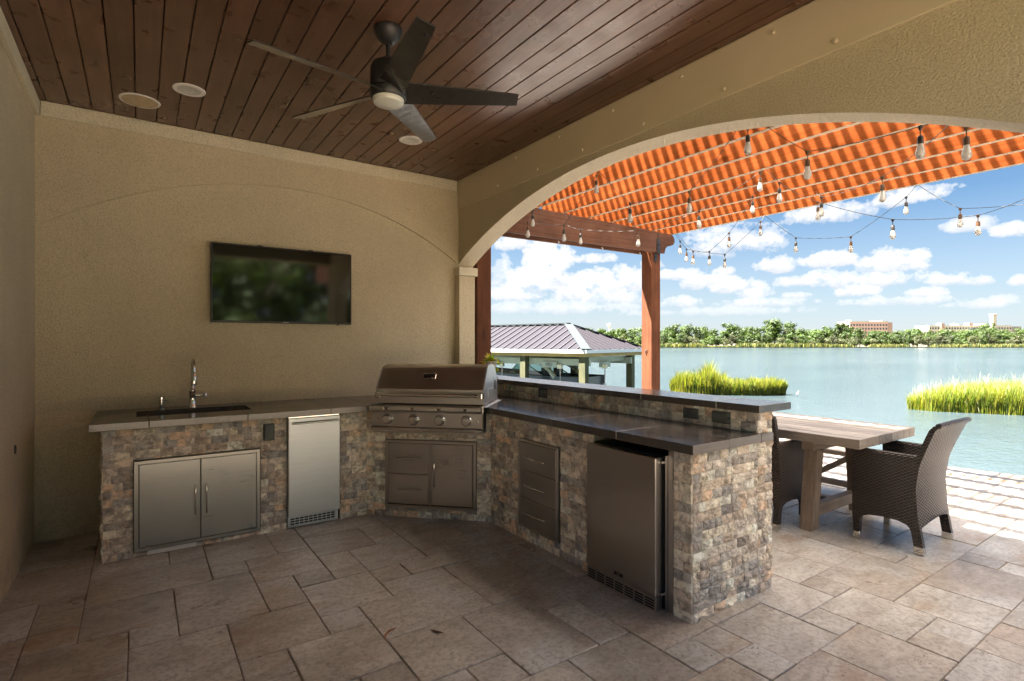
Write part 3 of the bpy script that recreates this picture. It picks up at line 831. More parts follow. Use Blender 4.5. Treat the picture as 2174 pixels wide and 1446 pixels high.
def veneer(parent, ox, oy, th, L, z0, z1, holes, meshes, row_h=.0512, phase=0.0, proud=.003):
    """stone courses along local +x from (ox,oy) turned by th; outward is local -y"""
    n = max(1, round((z1 - z0) / row_h)); rh = (z1 - z0) / n
    ca, sa = math.cos(th), math.sin(th); cnt = 0
    for r in range(n):
        a, b = z0 + r * rh, z0 + (r + 1) * rh
        cuts = []
        for (u0, u1, h0, h1) in holes:
            if min(b, h1) - max(a, h0) > .012: cuts.append((u0, u1, max(a, h0), min(b, h1)))
        cuts.sort(); free = []; x = 0.0
        for (u0, u1, _, _) in cuts:
            if u0 - x > .012: free.append((x, u0, a, b))
            x = max(x, u1)
        if L - x > .012: free.append((x, L, a, b))
        for (u0, u1, h0, h1) in cuts:      # slivers above or below an opening inside this course
            if h0 - a > .009: free.append((max(u0, 0), min(u1, L), a, h0))
            if b - h1 > .009: free.append((max(u0, 0), min(u1, L), h1, b))
        for (f0, f1, g0, g1) in free:
            x = f0
            first = True
            while x < f1 - 1e-4:
                wd = R.choice((.055, .075, .1, .1, .1, .12)) * R.uniform(.9, 1.1)
                if first: wd *= R.uniform(.45, 1.0); first = False
                if f1 - (x + wd) < .035: wd = f1 - x
                wd = min(wd, .16)
                me = R.choice(meshes)
                o = bpy.data.objects.new('stone', me); COL.objects.link(o); o.parent = parent
                u = x + wd / 2; pr = -R.uniform(0, proud)
                o.location = (ox + ca * u - sa * pr, oy + sa * u + ca * pr, (g0 + g1) / 2)
                o.rotation_euler = (0, R.choice((0, PI)), 0) if False else (0, 0, th)
                o.scale = ((wd - .0016) * R.choice((1,)), R.uniform(.8, 1.15), (g1 - g0) - .0016)
                x += wd; cnt += 1
    return cnt

CT = .925     # countertop height
def top_tiles(parent, rects, z0, z1, mat='counter'):
    for (x0, x1, y0, y1) in rects:
        part('countertop_tile', MB().box(x0 + .0012, x1 - .0012, y0 + .0012, y1 - .0012, z0, z1 + R.uniform(-.0003, .0003), .0022), M[mat], parent)

# ---- sink counter
sc = thing('sink_counter', 'stone-faced counter with sink and dark top along the back wall', 'outdoor counter')
part('core', MB().box(-.188, .935, 4.435, YB - .047, 0, .872).box(1.345, 1.57, 4.435, YB + .012, 0, .872).box(.936, 1.344, 4.9, YB + .011, 0, .871), M['mortar'], sc)
c1 = veneer(sc, -.2, 4.428, 0, 1.774, .0, .874, [(.162, .95, .028, .655), (1.137, 1.548, 0, .88)], ST_FLAT)
c1 += veneer(sc, -.192, YB - .05, -PI / 2, .73, 0, .874, [], ST_SPLIT)
y0, y1 = 4.33, YB - .006
top_tiles(sc, [(-.27, .05, y0, 4.62), (.05, .65, y0, 4.62), (.65, 1.25, y0, 4.62), (-.27, -.02, 4.62, 4.972), (.722, 1.25, 4.62, 4.972), (-.27, .05, 4.972, y1), (.05, .65, 4.972, y1), (.65, 1.25, 4.972, y1), (1.25, 1.60, 4.33, y1)], .877, CT)
m = MB(); m.box(-.035, .737, 4.605, 4.625, .70, .876).box(-.035, .737, 4.967, 4.987, .70, .876).box(-.035, -.02, 4.6255, 4.9665, .70, .876).box(.722, .737, 4.6255, 4.9665, .70, .876).box(-.035, .737, 4.605, 4.987, .685, .6995)
sk = part('sink_basin', m, M['chrome'], sc)
part('filler_strip', MB().box(.04, .33, 4.407, 4.425, .004, .036, .003), M['white_paint'], sc)
# ---- grill counter (diagonal)
A0 = (1.574, 4.42); LG = 1.072; TH = -PI / 4
gc = thing('grill_counter', 'diagonal corner of the stone counter beneath the grill', 'outdoor counter')
ca, sa = math.cos(TH), math.sin(TH)
def dg(u, off, z=0): return (A0[0] + ca * u + sa * off, A0[1] + sa * u - ca * off, z)   # off = outward
m = MB()
a = dg(.004, -.012); b = dg(LG - .004, -.012)
m.prism([(a[0], a[1]), (b[0], b[1]), (2.86, 3.70), (2.86, 5.08), (1.6, 5.18)], 0, .70, 'xy')
part('core', m, M['mortar'], gc)
c2 = veneer(gc, *dg(0, -.006)[:2], TH, LG, 0, .875, [(.166, .954, .076, .645), (.06, 1.03, .715, .9)], ST_FLAT)
m = MB()
p = [dg(-.02, .06), dg(.055, .06), dg(.055, -.62)]
top_tiles(gc, [], 0, 0)
part('countertop_tile', MB().prism([(1.602, 4.33), (dg(.068, .018)[0], dg(.068, .018)[1]), (dg(.068, -.60)[0], dg(.068, -.60)[1]), (2.1, 5.19), (1.602, 5.19)], .877, CT, 'xy'), M['counter'], gc)
part('countertop_tile', MB().prism([(dg(1.035, .018)[0], dg(1.035, .018)[1]), (2.29, 3.62), (2.926, 3.62), (2.926, 5.10), (2.5, 5.10), (dg(1.035, -.60)[0], dg(1.035, -.60)[1])], .877, CT, 'xy'), M['counter'], gc)
part('countertop_tile', MB().prism([(2.103, 5.19), (dg(.068, -.603)[0], dg(.068, -.603)[1]), (dg(1.035, -.603)[0], dg(1.035, -.603)[1]), (2.497, 5.10), (2.84, 5.103), (2.84, 5.19)], .877, CT, 'xy'), M['counter'], gc)
# ---- bar counter front (x = 2.33 facing the room) and end face
bc = thing('bar_counter', 'long stone-faced counter with the fridge, ending near the camera', 'outdoor counter')
part('core', MB().box(2.346, 2.92, 2.47, 3.63, 0, .872).box(2.346, 2.92, 1.756, 1.858, 0, .872).box(2.75, 2.92, 1.858, 2.47, 0, .871), M['mortar'], bc)
c3 = veneer(bc, 2.338, 3.655, -PI / 2, 1.915, 0, .874, [(.397, .868, .09, .742), (1.185, 1.80, 0, .9)], ST_FLAT)
c3 += veneer(bc, 2.336, 1.752, 0, .594, 0, .874, [], ST_SPLIT)
part('side_trim', MB().box(2.334, 2.35, 1.8625, 1.892, 0, .873), M['steel_dark'], bc)
xs = 2.304
top_tiles(bc, [(xs, 2.615, 1.712, 2.25), (2.615, 2.926, 1.712, 2.25), (xs, 2.615, 2.25, 2.85), (2.615, 2.926, 2.25, 2.85), (xs, 2.615, 2.85, 3.615), (2.615, 2.926, 2.85, 3.615)], .877, CT)
part('countertop_tile', MB().box(2.928, 3.05, 1.712, 1.737, .877, CT, .002), M['counter'], bc)
# ---- raised bar
rb = thing('raised_bar', 'raised stone bar ledge with long dark tiled top under the arch', 'bar')
part('core', MB().box(2.945, 3.066, 1.756, 5.10, 0, 1.045), M['mortar'], rb)
c4 = veneer(rb, 2.940, 5.08, -PI / 2, 3.33, CT + .002, 1.046, [(1.27, 1.397, .96, 1.04), (2.825, 2.943, .957, 1.025), (3.045, 3.17, .955, 1.027)], ST_FLAT, .0605)
c4 += veneer(rb, 2.932, 1.752, 0, .148, 0, 1.046, [], ST_SPLIT)
c5 = veneer(rb, 3.070, 1.755, PI / 2, 3.34, 0, .40, [], ST_SPLIT, .1) if False else 0
part('outer_plaster', MB().box(3.067, 3.078, 1.757, 5.10, 0, 1.044), M['stucco'], rb)
yy = [1.705, 1.985, 2.585, 3.185, 3.785, 4.385, 5.085]
for q in range(6):
    part('countertop_tile', MB().box(2.893, 3.235, yy[q] + .0012, yy[q + 1] - .0012, 1.047, 1.089, .0022), M['counter'], rb)
print('STONES', c1, c2, c3, c4)

# ------------------------------------------------------------------ built-in steel units (local frame: x along the face, -y outward)
def pull(parent, a, b, off, r=.0055, mat='chrome'):
    """bar handle between local points a and b lifted outward by off"""
    a = Vector(a); b = Vector(b); d = (b - a).normalized(); o = Vector((0, -off, 0))
    pts = [a, a + o * .6, a + o * .92 + d * .004, a + o + d * .014, b + o - d * .014, b + o * .92 - d * .004, b + o * .6, b]
    part('handle', MB().tube(pts, r, 10), M[mat], parent, True)
def frame_mb(x0, x1, z0, z1, w, y0, y1, bev=.003):
    m = MB()
    m.box(x0, x1, y0, y1, z0, z0 + w, bev).box(x0, x1, y0, y1, z1 - w, z1, bev)
    m.box(x0, x0 + w, y0, y1, z0 + w - .001, z1 - w + .001, bev * .5).box(x1 - w, x1, y0, y1, z0 + w - .001, z1 - w + .001, bev * .5)
    return m
# under-sink double doors
t = thing('access_doors', 'wide brushed steel double-door cabinet set in stone under the sink', 'cabinet', (0, 4.42, 0))
part('frame', frame_mb(-.033, .744, .036, .65, .026, -.022, .012), M['steel_dark'], t)
part('cavity', MB().box(-.01, .72, -.006, .01, .06, .625), M['void'], t)
for x0, x1, hx in ((-.004, .354, .323), (.3585, .717, .391)):
    d = part('door', MB().box(x0, x1, -.020, -.004, .064, .622, .0025), M['steel'], t)
    pull(d, (hx, -.02, .443), (hx, -.02, .238), .03)
text('lettering', 'SABER', .018, (.66, -.0205, .088), (PI / 2, 0, 0), M['chrome'], t)
# ice maker
t = thing('ice_maker', 'narrow bright steel ice maker door between stone columns', 'ice maker', (.94, 4.42, 0))
part('cabinet', MB().box(.006, .392, .0, .45, .008, .868), M['black_metal'], t)
d = part('door', MB().box(.0, .395, -.044, -.002, .099, .862, .004), M['steel_bright'], t)
pull(d, (.028, -.044, .822), (.378, -.044, .826), .026, .008)
part('top_gasket', MB().box(.004, .39, -.03, -.003, .8635, .8735), M['chrome'], t)
gr = part('vent_grille', MB().box(.0, .388, -.012, -.001, .008, .0955, .002), M['steel_bright'], t)
mm = MB()
for r_ in range(3):
    for k in range(10): mm.box(.022 + k * .0345, .050 + k * .0345, -.0135, -.0122, .030 + r_ * .019, .041 + r_ * .019)
part('slots', mm, M['void'], gr)
# drawer-and-door unit under the grill
t = thing('drawer_and_door_unit', 'steel unit of two drawers and one door below the grill', 'cabinet', (A0[0], A0[1], 0), TH)
part('frame', frame_mb(.17, .952, .078, .642, .026, -.02, .016), M['steel_dark'], t)
part('mullion', MB().box(.5485, .5675, -.017, .0, .105, .616), M['steel_dark'], t)
part('cavity', MB().box(.19, .93, -.004, .01, .1, .62), M['void'], t)
for z0, z1, hz in ((.3635, .613, .497), (.113, .3605, .239)):
    d = part('drawer', MB().box(.199, .546, -.02, -.0045, z0, z1, .0025), M['steel'], t)
    pull(d, (.281, -.02, hz), (.483, -.02, hz), .028)
d = part('door', MB().box(.570, .921, -.02, -.0045, .113, .613, .0025), M['steel'], t)
pull(d, (.607, -.02, .470), (.607, -.02, .271), .028)
text('lettering', 'SABER', .016, (.87, -.0205, .136), (PI / 2, 0, 0), M['steel_dark'], t)
# three drawers in the bar counter
t = thing('triple_drawers', 'tall narrow steel unit of three drawers left of the fridge', 'cabinet', (2.33, 3.66, 0), -PI / 2)
part('frame', frame_mb(.405, .864, .095, .738, .018, -.018, .012), M['steel_dark'], t)
part('cavity', MB().box(.42, .85, -.004, .01, .11, .725), M['void'], t)
for z0, z1 in ((.5175, .716), (.315, .5135), (.117, .311)):
    d = part('drawer', MB().box(.426, .843, -.018, -.0045, z0, z1, .0022), M['steel_dark'], t)
    zh = z0 + .098
    pull(d, (.520, -.018, zh), (.735, -.018, zh), .028)
# refrigerator
t = thing('refrigerator', 'under-counter steel refrigerator with vented base at the counter end', 'refrigerator', (2.33, 3.66, 0), -PI / 2)
part('cabinet', MB().box(1.197, 1.758, .002, .40, .006, .833), M['black_metal'], t)
d = part('door', MB().box(1.196, 1.736, -.062, -.012, .082, .829, .004), M['steel_dark'], t)
part('gasket', MB().box(1.202, 1.742, -.0115, .001, .08, .826), M['black_plastic'], t)
part('hinge', MB().box(1.737, 1.757, -.040, -.004, .80, .812), M['chrome'], t); part('hinge', MB().box(1.737, 1.757, -.040, -.004, .095, .107), M['chrome'], t)
part('side_panel', MB().box(1.7585, 1.764, -.01, .35, .0, .84), M['steel_dark'], t)
gr = part('vent_grille', MB().box(1.197, 1.737, -.060, -.01, .004, .079, .002), M['steel_dark'], t)
mm = MB()
for r_ in range(4):
    for k in range(7): mm.box(1.212 + k * .075, 1.274 + k * .075, -.0618, -.0602, .015 + r_ * .0145, .022 + r_ * .0145)
part('slots', mm, M['void'], gr)
b_ = part('badge', MB().box(1.43, 1.50, -.0645, -.0622, .103, .124, .001), M['black_plastic'], t)
text('lettering', 'SABER', .013, (1.465, -.0648, .1135), (PI / 2, 0, 0), M['chrome'], t, .0003)

# grill
t = thing('gas_grill', 'built-in stainless gas grill with closed lid and four knobs', 'grill', (A0[0], A0[1], 0), TH)
part('firebox', MB().box(.075, 1.018, -.04, .56, .702, .935), M['steel_dark'], t)
part('control_panel', MB().box(.074, 1.018, -.072, -.041, .757, .8825, .004), M['steel'], t)
part('drip_strip', MB().box(.072, 1.020, -.080, -.041, .722, .7535, .003), M['chrome'], t)
text('lettering', 'SABER', .024, (.54, -.0805, .738), (PI / 2, 0, 0), M['steel_dark'], t)
m = MB(); m.prism([(-.072, .884), (-.098, .886), (-.104, .900), (-.10, .926), (-.085, .934), (-.041, .934), (-.041, .884)], .066, 1.012, 'yz')
rail = part('front_rail', m, M['steel'], t)
for u in (.217, .441, .663, .885):
    kb = part('knob_bezel', MB().lathe([(.046, .0), (.046, .008), (.040, .014)], 28, (u, -.072, .820), 'y'), M['chrome'], t, True)
    k2 = part('knob', MB().lathe([(.037, .012), (.034, .034), (.030, .040), (.0, .041)], 28, (u, -.072, .820), 'y').box(u - .0025, u + .0025, -.1145, -.112, .825, .845), M['steel_dark'], kb, True)
    part('igniter_badge', MB().box(u - .022, u + .022, -.108, -.1025, .899, .921, .003).box(u - .016, u + .016, -.1095, -.1078, .903, .917, .001), M['chrome'], t)
    part('badge_inset', MB().box(u - .0125, u + .0125, -.1106, -.1094, .9055, .9145), M['black_metal'], t)
for u in (.128, .975): part('screw', MB().lathe([(.011, 0), (.009, .006), (.0, .008)], 14, (u, -.072, .82), 'y'), M['chrome'], t, True)
prof = [(-.012, .943), (-.012, 1.066), (.005, 1.085), (.105, 1.225), (.135, 1.248), (.20, 1.262), (.30, 1.262), (.38, 1.246), (.44, 1.205), (.50, 1.10), (.52, 1.0), (.52, .943)]
m = MB(); m.prism(prof[1:], .10, 1.002, 'yz')
lid = part('lid', m, M['steel_dark'], t, True)
part('lid_front_band', MB().box(.088, 1.014, -.02, -.0125, .944, 1.067, .003), M['steel'], lid)
part('lid_side', MB().prism(prof, 1.0025, 1.016, 'yz'), M['steel_bright'], lid); part('lid_side', MB().prism(prof, .086, .0995, 'yz'), M['steel_bright'], lid)
hb = part('lid_handle', MB().tube([(.155, -.085, 1.02), (.985, -.085, 1.02)], .0145, 16), M['chrome'], lid, True)
for u, s_ in ((.135, 1), (1.0, -1)):
    part('handle_bracket', MB().box(u - .022, u + .022, -.100, -.0205, .995, 1.045, .008, 2), M['chrome'], lid)
tm = Matrix.Translation((.535, .058, 1.165)) @ Matrix.Rotation(math.radians(-35.5), 4, 'X')
part('thermometer', MB().box(-.055, .055, -.010, .0, -.026, .026, .004, 1, tm), M['chrome'], lid)
part('thermometer_face', MB().box(-.047, .047, -.0115, -.0101, -.012, .019, 0, 1, tm), M['black_metal'], lid)
m = MB(); m.box(1.0165, 1.021, .13, .30, .99, 1.06, .001).box(1.0165, 1.0195, .35, .44, .99, 1.15, .001)
part('side_vent_plate', m, M['steel_bright'], t)
part('side_vent_slot', MB().box(1.0212, 1.022, .36, .375, 1.04, 1.12).box(1.0212, 1.022, .395, .41, 1.04, 1.12), M['void'], t)
part('side_flange', MB().box(1.019, 1.05, -.03, .55, .9265, .9295).box(.045, .073, -.03, .55, .9265, .9295), M['steel_bright'], t)

# ------------------------------------------------------------------ taps, outlets, cord
t = thing('kitchen_faucet', 'brushed nickel gooseneck faucet behind the outdoor sink', 'faucet', (.349, 5.03, CT + .0005))
part('column', MB().lathe([(.029, 0), (.029, .006), (.0245, .012), (.0235, .12), (.0265, .125), (.0265, .137), (.019, .145), (.014, .175), (.012, .20)], 24), M['chrome'], t, True)
arcp = [(0, 0, .195), (0, 0, .30)] + [(0, -.065 + .065 * math.cos(k * PI / 12), .30 + .085 * math.sin(k * PI / 12)) for k in range(1, 12)] + [(0, -.13, .285)]
part('spout', MB().tube(arcp, .0125, 14), M['chrome'], t, True)
part('spray_head', MB().lathe([(.013, .29), (.018, .284), (.020, .235), (.024, .195), (.022, .188), (.0, .187)], 20, (0, -.13, 0)), M['chrome'], t, True)
part('lever', MB().tube([(.02, 0, .095), (.07, 0, .098), (.088, -.004, .10)], [.010, .009, .012], 12).tube([(.09, 0, .112), (.094, -.008, .082)], [.010, .008], 10), M['chrome'], t, True)
t = thing('soap_dispenser', 'short brushed nickel soap dispenser left of the faucet', 'soap dispenser', (.139, 5.035, CT + .0005))
part('base', MB().lathe([(.022, 0), (.022, .005), (.014, .010), (.0135, .05), (.019, .056), (.019, .068), (.011, .074)], 18), M['chrome'], t, True)
part('pump', MB().lathe([(.010, .07), (.010, .08), (.020, .083), (.020, .094), (.0, .096)], 18).tube([(.012, 0, .066), (.04, -.01, .066)], .004, 8), M['chrome'], t, True)
def outlet(name, label, loc, rz, w_, h_, mat, style):
    t = thing(name, label, 'outlet cover', loc, rz)
    part('plate', MB().box(0, w_, -.014, .004, 0, h_, .004), M[mat], t)
    if style == 'bubble':
        m = MB(); m.box(.006, w_ - .010, -.030, -.0145, .006, h_ - .006, .007, 2)
        hd = part('hood', m, M[mat], t)
        pts = [(.012 + (w_ - .03) * k / 10, -.031, h_ * .5 + (.020 if h_ < w_ else .0) + .005 * math.sin(k * .63 + 1)) for k in range(11)] if w_ > h_ else [(w_ * .5 + .006 * math.sin(k * .63), -.031, .014 + (h_ - .03) * k / 10) for k in range(11)]
        part('ridge', MB().tube(pts, .002, 6), M[mat], hd)
        if w_ > h_:
            part('ridge', MB().tube([(a_, b_, h_ - c_) for a_, b_, c_ in pts], .002, 6), M[mat], hd)
        part('latch', MB().box(w_ - .012, w_ - .004, -.026, -.0145, h_ * .42, h_ * .58), M['black_plastic'], t)
    else:
        n_ = 3
        for k in range(n_):
            x0_ = .008 + k * (w_ - .016) / n_
            part('cover_flap', MB().box(x0_ + .001, x0_ + (w_ - .016) / n_ - .001, -.018, -.0145, .008, h_ - .008, .001), M[mat], t)
outlet('outlet_cover', 'grey-green bubble outlet cover on stone left of the ice maker', (.768, 4.416, .705), 0, .078, .127, 'grey_plastic', 'bubble')
outlet('outlet_cover', 'dark triple-flap outlet cover at the middle of the bar ledge near its end', (2.937, 2.255, .957), -PI / 2, .118, .069, 'slate_plastic', 'flap')
outlet('outlet_cover', 'grey-green bubble outlet cover nearest the end of the raised bar', (2.937, 2.035, .955), -PI / 2, .125, .072, 'grey_plastic', 'bubble')
outlet('outlet_cover', 'dark outlet cover on the bar ledge just right of the grill', (2.937, 3.81, .96), -PI / 2, .127, .08, 'slate_plastic', 'flap')
t = part('power_cord', MB().tube([(2.93, 4.25, 1.03), (2.90, 4.22, 1.01), (2.85, 4.15, .97), (2.80, 4.12, .935), (2.78, 4.2, .929), (2.82, 4.32, .929), (2.86, 4.45, .929)], .0035, 8), M['black_plastic'], None, True)
tag(t, 'thin black power cord curling on the counter beside the grill', 'cord')

# bromeliad in a pot on the far end of the bar
t = thing('potted_bromeliad', 'small bromeliad in woven pot on the raised bar by the post', 'potted plant', (3.15, 4.97, 1.089))
part('pot', MB().lathe([(.045, 0), (.052, .01), (.062, .09), (.060, .15), (.054, .155), (.052, .14), (.0, .135)], 22), simple('woven_pot', (.42, .36, .30), .85, var=.5, scale=60, bs=1, bd=.006, bscale=90), t, True)
def blades_mb(n, L, wd, up, seed, c=(0, 0, 0), droop=1.0):
    rr = random.Random(seed); m = MB()
    for k in range(n):
        a = rr.uniform(0, 2 * PI); e = rr.uniform(*up); ln = L * rr.uniform(.7, 1.1)
        d = Vector((math.cos(a), math.sin(a), 0)); s_ = Vector((-math.sin(a), math.cos(a), 0))
        prev = None; S = 5; pos = Vector(c)
        for i in range(S + 1):
            f = i / S; ww = wd * (1 - f ** 2.2) * .5 + .0006
            an = e - droop * f * f
            v = (m.bm.verts.new(pos + s_ * ww + Vector((0, 0, ww * .35))), m.bm.verts.new(pos), m.bm.verts.new(pos - s_ * ww + Vector((0, 0, ww * .35))))
            if prev:
                m.bm.faces.new((prev[0], prev[1], v[1], v[0])); m.bm.faces.new((prev[1], prev[2], v[2], v[1]))
            prev = v; pos = pos + (d * math.cos(an) + Vector((0, 0, math.sin(an)))) * (ln / S)
    return m
for k, (dx, dy, dz, n_, L_) in enumerate([(-.03, 0, .145, 12, .10), (.03, -.01, .15, 13, .11), (.085, -.04, .12, 9, .085), (-.075, -.02, .10, 9, .08), (.075, -.03, .03, 8, .08), (.0, .03, .16, 10, .11)]):
    part('rosette', blades_mb(n_, L_, .026, (.15, 1.3), 40 + k, (dx, dy, dz), .6), M['bromeliad'], t)
part('stem', MB().tube([(.0, 0, .13), (.05, -.03, .14), (.08, -.035, .03)], .004, 6).tube([(0, 0, .13), (-.05, -.01, .13), (-.075, -.02, .10)], .004, 6), M['bark'], t)
# areca palm in the bed beyond the bar
t = thing('areca_palm', 'bright green fronds of a low palm showing above the bar', 'plant', (4.55, 5.95, -.01))
m = MB(); rr = random.Random(9)
for k in range(20):
    a = rr.uniform(0, 2 * PI); e = rr.uniform(.9, 1.45); L_ = rr.uniform(.75, 1.05)
    pos = Vector((0, 0, .25)); d = Vector((math.cos(a), math.sin(a), 0)); s_ = Vector((-math.sin(a), math.cos(a), 0)); S = 14
    for i in range(S):
        f = i / S; an = e - 1.9 * f * f
        nd = d * math.cos(an) + Vector((0, 0, math.sin(an)))
        nx = pos + nd * (L_ / S)
        if i > 3:
            for sg in (-1, 1):
                tip = pos + s_ * sg * .13 * (1 - f * .6) + nd * .10 - Vector((0, 0, .03))
                m.quad(pos, pos + nd * .012, tip, tip - nd * .004)
        m.quad(pos - s_ * .003, pos + s_ * .003, nx + s_ * .002, nx - s_ * .002)
        pos = nx
part('fronds', m, M['fern'], t)
part('trunk', MB().tube([(0, 0, 0), (0, 0, .3)], [.05, .035], 8), M['bark'], t)

# ------------------------------------------------------------------ pergola
pg = thing('pergola', 'stained cedar pergola with sloping rafters and amber corrugated roof', 'pergola')
YP = 5.20
def beam_mb(y0, y1):
    m = MB()
    x0, x1 = 3.13, 6.24
    zb, zt = 2.735, 3.035
    poly = [(x0, 3.085), (x0, zb), (6.28, zb + .01)]
    poly += [(6.28 + .0, zb + .03), (6.30, zb + .085), (6.34, zb + .12), (6.40, zb + .13), (6.46, zb + .15), (6.50, zb + .19), (6.50, zb + .24), (6.47, zt - .02), (6.43, zt)]
    m.prism(poly, y0, y1, 'xz'); return m
part('beam', beam_mb(YP - .042, YP - .002), M['pergola_x'], pg)
part('beam', beam_mb(YP + .192, YP + .232), M['pergola_x'], pg)
for y0 in (-1.6,):
    part('beam', beam_mb(y0 - .042, y0 - .002), M['pergola_x'], pg)
    part('post', MB().box(6.045, 6.235, y0, y0 + .19, .0, 2.95, .006), M['pergola_z'], pg)
for x0 in (3.125, 6.045):
    part('post', MB().box(x0, x0 + .19, YP, YP + .19, .0, 2.95, .006), M['pergola_z'], pg)
for k in range(-1, 7):
    x = 3.965 + .4115 * k; z = 3.090 - .0205 * (x - 3.965) / 1.0
    rf = part('rafter', MB().box(x - .004, x + .041, -1.95, YP + .42, z, z + .184, .003), M['pergola_y'], pg)
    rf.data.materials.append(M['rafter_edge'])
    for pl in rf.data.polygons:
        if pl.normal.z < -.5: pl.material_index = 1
part('shade_board', MB().box(3.45, 6.47, YP + .422, YP + .46, 3.01, 3.215), M['pergola_x'], pg)  # added board, hidden behind the beam, to cast the shade line on the post
V = []; F = []; ny = 8 * 72; y0, y1 = -2.0, YP + .5
for i in range(ny + 1):
    y = y0 + (y1 - y0) * i / ny
    for x in (3.48, 6.62):
        V.append((x, y, 3.297 - .0205 * (x - 3.965) + .008 * math.sin(2 * PI * y / .107)))
for i in range(ny): F.append((2 * i, 2 * i + 1, 2 * i + 3, 2 * i + 2))
rs = raw('roof_sheet', V, F, M['sheet'], pg)
# strap bracket and bolts on the beam
m = MB(); m.prism([(6.105, 2.735), (6.105, 2.935), (6.14, 2.965), (6.175, 2.935), (6.175, 2.735)], YP - .050, YP - .043, 'xz').prism([(6.085, 2.732), (6.155, 2.732), (6.155, 2.64), (6.12, 2.60), (6.085, 2.64)], YP - .010, YP - .002, 'xz')
part('bracket', m, M['black_metal'], pg)
for (x, z, yy_) in ((6.125, 2.86, -.050), (6.155, 2.86, -.050), (6.13, 3.0, -.042), (6.105, 2.69, -.010), (6.135, 2.69, -.010)):
    part('bolt_head', MB().lathe([(.011, 0), (.010, .006), (.0, .008)], 10, (x, YP + yy_, z), 'y'), M['black_metal'], pg, True)
for x in (5.05, 5.78, 4.3):
    m = MB(); m.tube([(x, YP - .02, 2.735), (x, YP - .02, 2.715)] + [(x + .012 * math.sin(a_ * PI / 5), YP - .02, 2.703 + .012 * math.cos(a_ * PI / 5)) for a_ in range(0, 10)], .002, 6)
    part('eye_hook', m, M['chrome'], pg)
part('cord_cleat', MB().tube([(6.043, 5.30, 1.34), (6.03, 5.30, 1.33), (6.028, 5.30, 1.29), (6.04, 5.30, 1.28)], .006, 6).tube([(6.038, 5.27, 1.35), (6.03, 5.29, 1.33), (6.03, 5.31, 1.33)], .004, 6), M['black_metal'], pg)

# ------------------------------------------------------------------ string lights
def ptz(zx, zy, D):        # photograph crop position and distance -> point
    px, py = 1050 + zx / 1.934, 240 + zy / 1.934
    return Vector(FW * D + RT * ((px - 1087) / 1140 * D) + Vector((0, 0, 1.45 + (727 - py) / 1140 * D)))
def onplane(zx, zy, z):
    px, py = 1050 + zx / 1.934, 240 + zy / 1.934
    D = (z - 1.45) * 1140 / (727 - py); return ptz(zx, zy, D)
def raf_z(x): return 3.090 - .0205 * (x - 3.965) - .004
BT = {1: (418, 255, 5.2), 2: (557, 370, 4.82), 3: (800, 322, 4.38), 5: (1285, 158, 3.44), 6: (1748, 55, 2.97), 8: (1592, 262, 3.75), 9: (1090, 243, 4.95), 10: (1170, 285, 4.71),
      11: (1060, 342, 5.6), 12: (840, 402, 5.5), 13: (1342, 345, 4.82), 14: (1328, 365, 5.25), 15: (1690, 345, 5.45), 16: (1635, 437, 4.76), 17: (1912, 392, 5.0), 18: (1985, 420, 4.71),
      19: (1237, 512, 6.45), 20: (1463, 508, 5.9), 21: (1092, 445, 6.6), 22: (963, 492, 6.43), 23: (882, 568, 6.77), 24: (945, 580, 7.0), 25: (815, 568, 7.1), 26: (788, 558, 7.4), 27: (762, 525, 7.2),
      28: (285, 460, 5.76), 29: (353, 478, 6.35), 30: (590, 483, 6.0), 31: (157, 400, 5.9), 32: (137, 447, 6.1), 4: (1040, 60, 3.55), 7: (1938, 58, 2.9)}
def strand(label, path):
    """path: list of hooks ('h',zx,zy,D) and bulb numbers in order along the cable"""
    t = thing('string_light_strand', label, 'string lights', group='café string lights under the pergola')
    pts = []; bulbs = []
    for q in path:
        if isinstance(q, tuple): pts.append((ptz(*q), False))
        else: pts.append((ptz(*BT[q]), True)); bulbs.append(pts[-1][0])
    cab = []
    for (a, _), (b, _) in zip(pts, pts[1:]):
        L_ = (b - a).length; n_ = 8
        for i in range(n_): 
            f = i / n_; p_ = a.lerp(b, f); p_.z -= .035 * L_ * 4 * f * (1 - f) * .6; cab.append(p_)
    cab.append(pts[-1][0])
    part('cable', MB().tube(cab, .0026, 6), M['black_plastic'], t, True)
    for b in bulbs:
        m = MB(); m.lathe([(.004, .006), (.013, .002), (.011, -.012), (.0035, -.022), (.0028, -.048), (.010, -.052), (.0145, -.058), (.0155, -.082), (.0145, -.098), (.0, -.099)], 14, tuple(b), caps=False)
        s_ = part('socket', m, SOCK[len(bpy.data.objects) % 2], t, True)
        m = MB(); m.lathe([(.0135, -.096), (.0145, -.108), (.0195, -.124), (.0235, -.142), (.0235, -.156), (.018, -.170), (.008, -.177), (.0, -.178)], 16, tuple(b), caps=False)
        part('bulb', m, M['bulb'], s_, True)
        m = MB(); m.lathe([(.004, -.098), (.003, -.118), (.007, -.135), (.006, -.145), (.0, -.147)], 8, tuple(b), caps=False)
        part('filament_stem', m, M['lens'], s_, True)
SOCK = [M['black_plastic'], simple('rusty_socket', (.10, .05, .022), .7, var=.4, scale=40)]
strand('string lights sagging from the arch edge near the back post, leftmost', [('x' and 200, 330, 5.6), 31, 32, 28, 1, (427, 236, 5.2), 2, 3, (995, 70, 3.6), 4])
strand('string lights running closest overhead beneath the arch crown', [(1110, 50, 3.6), 5, 6, (1850, 20, 2.85), 7])
strand('string lights rising from the beam to the middle rafters', [(300, 462, 6.6), 29, 30, 12, 9, (1108, 230, 4.95)])
strand('string lights dropping from a middle rafter out to the right edge', [(1115, 230, 4.75), 10, 14, 16, 18, (2290, 300, 3.9)])
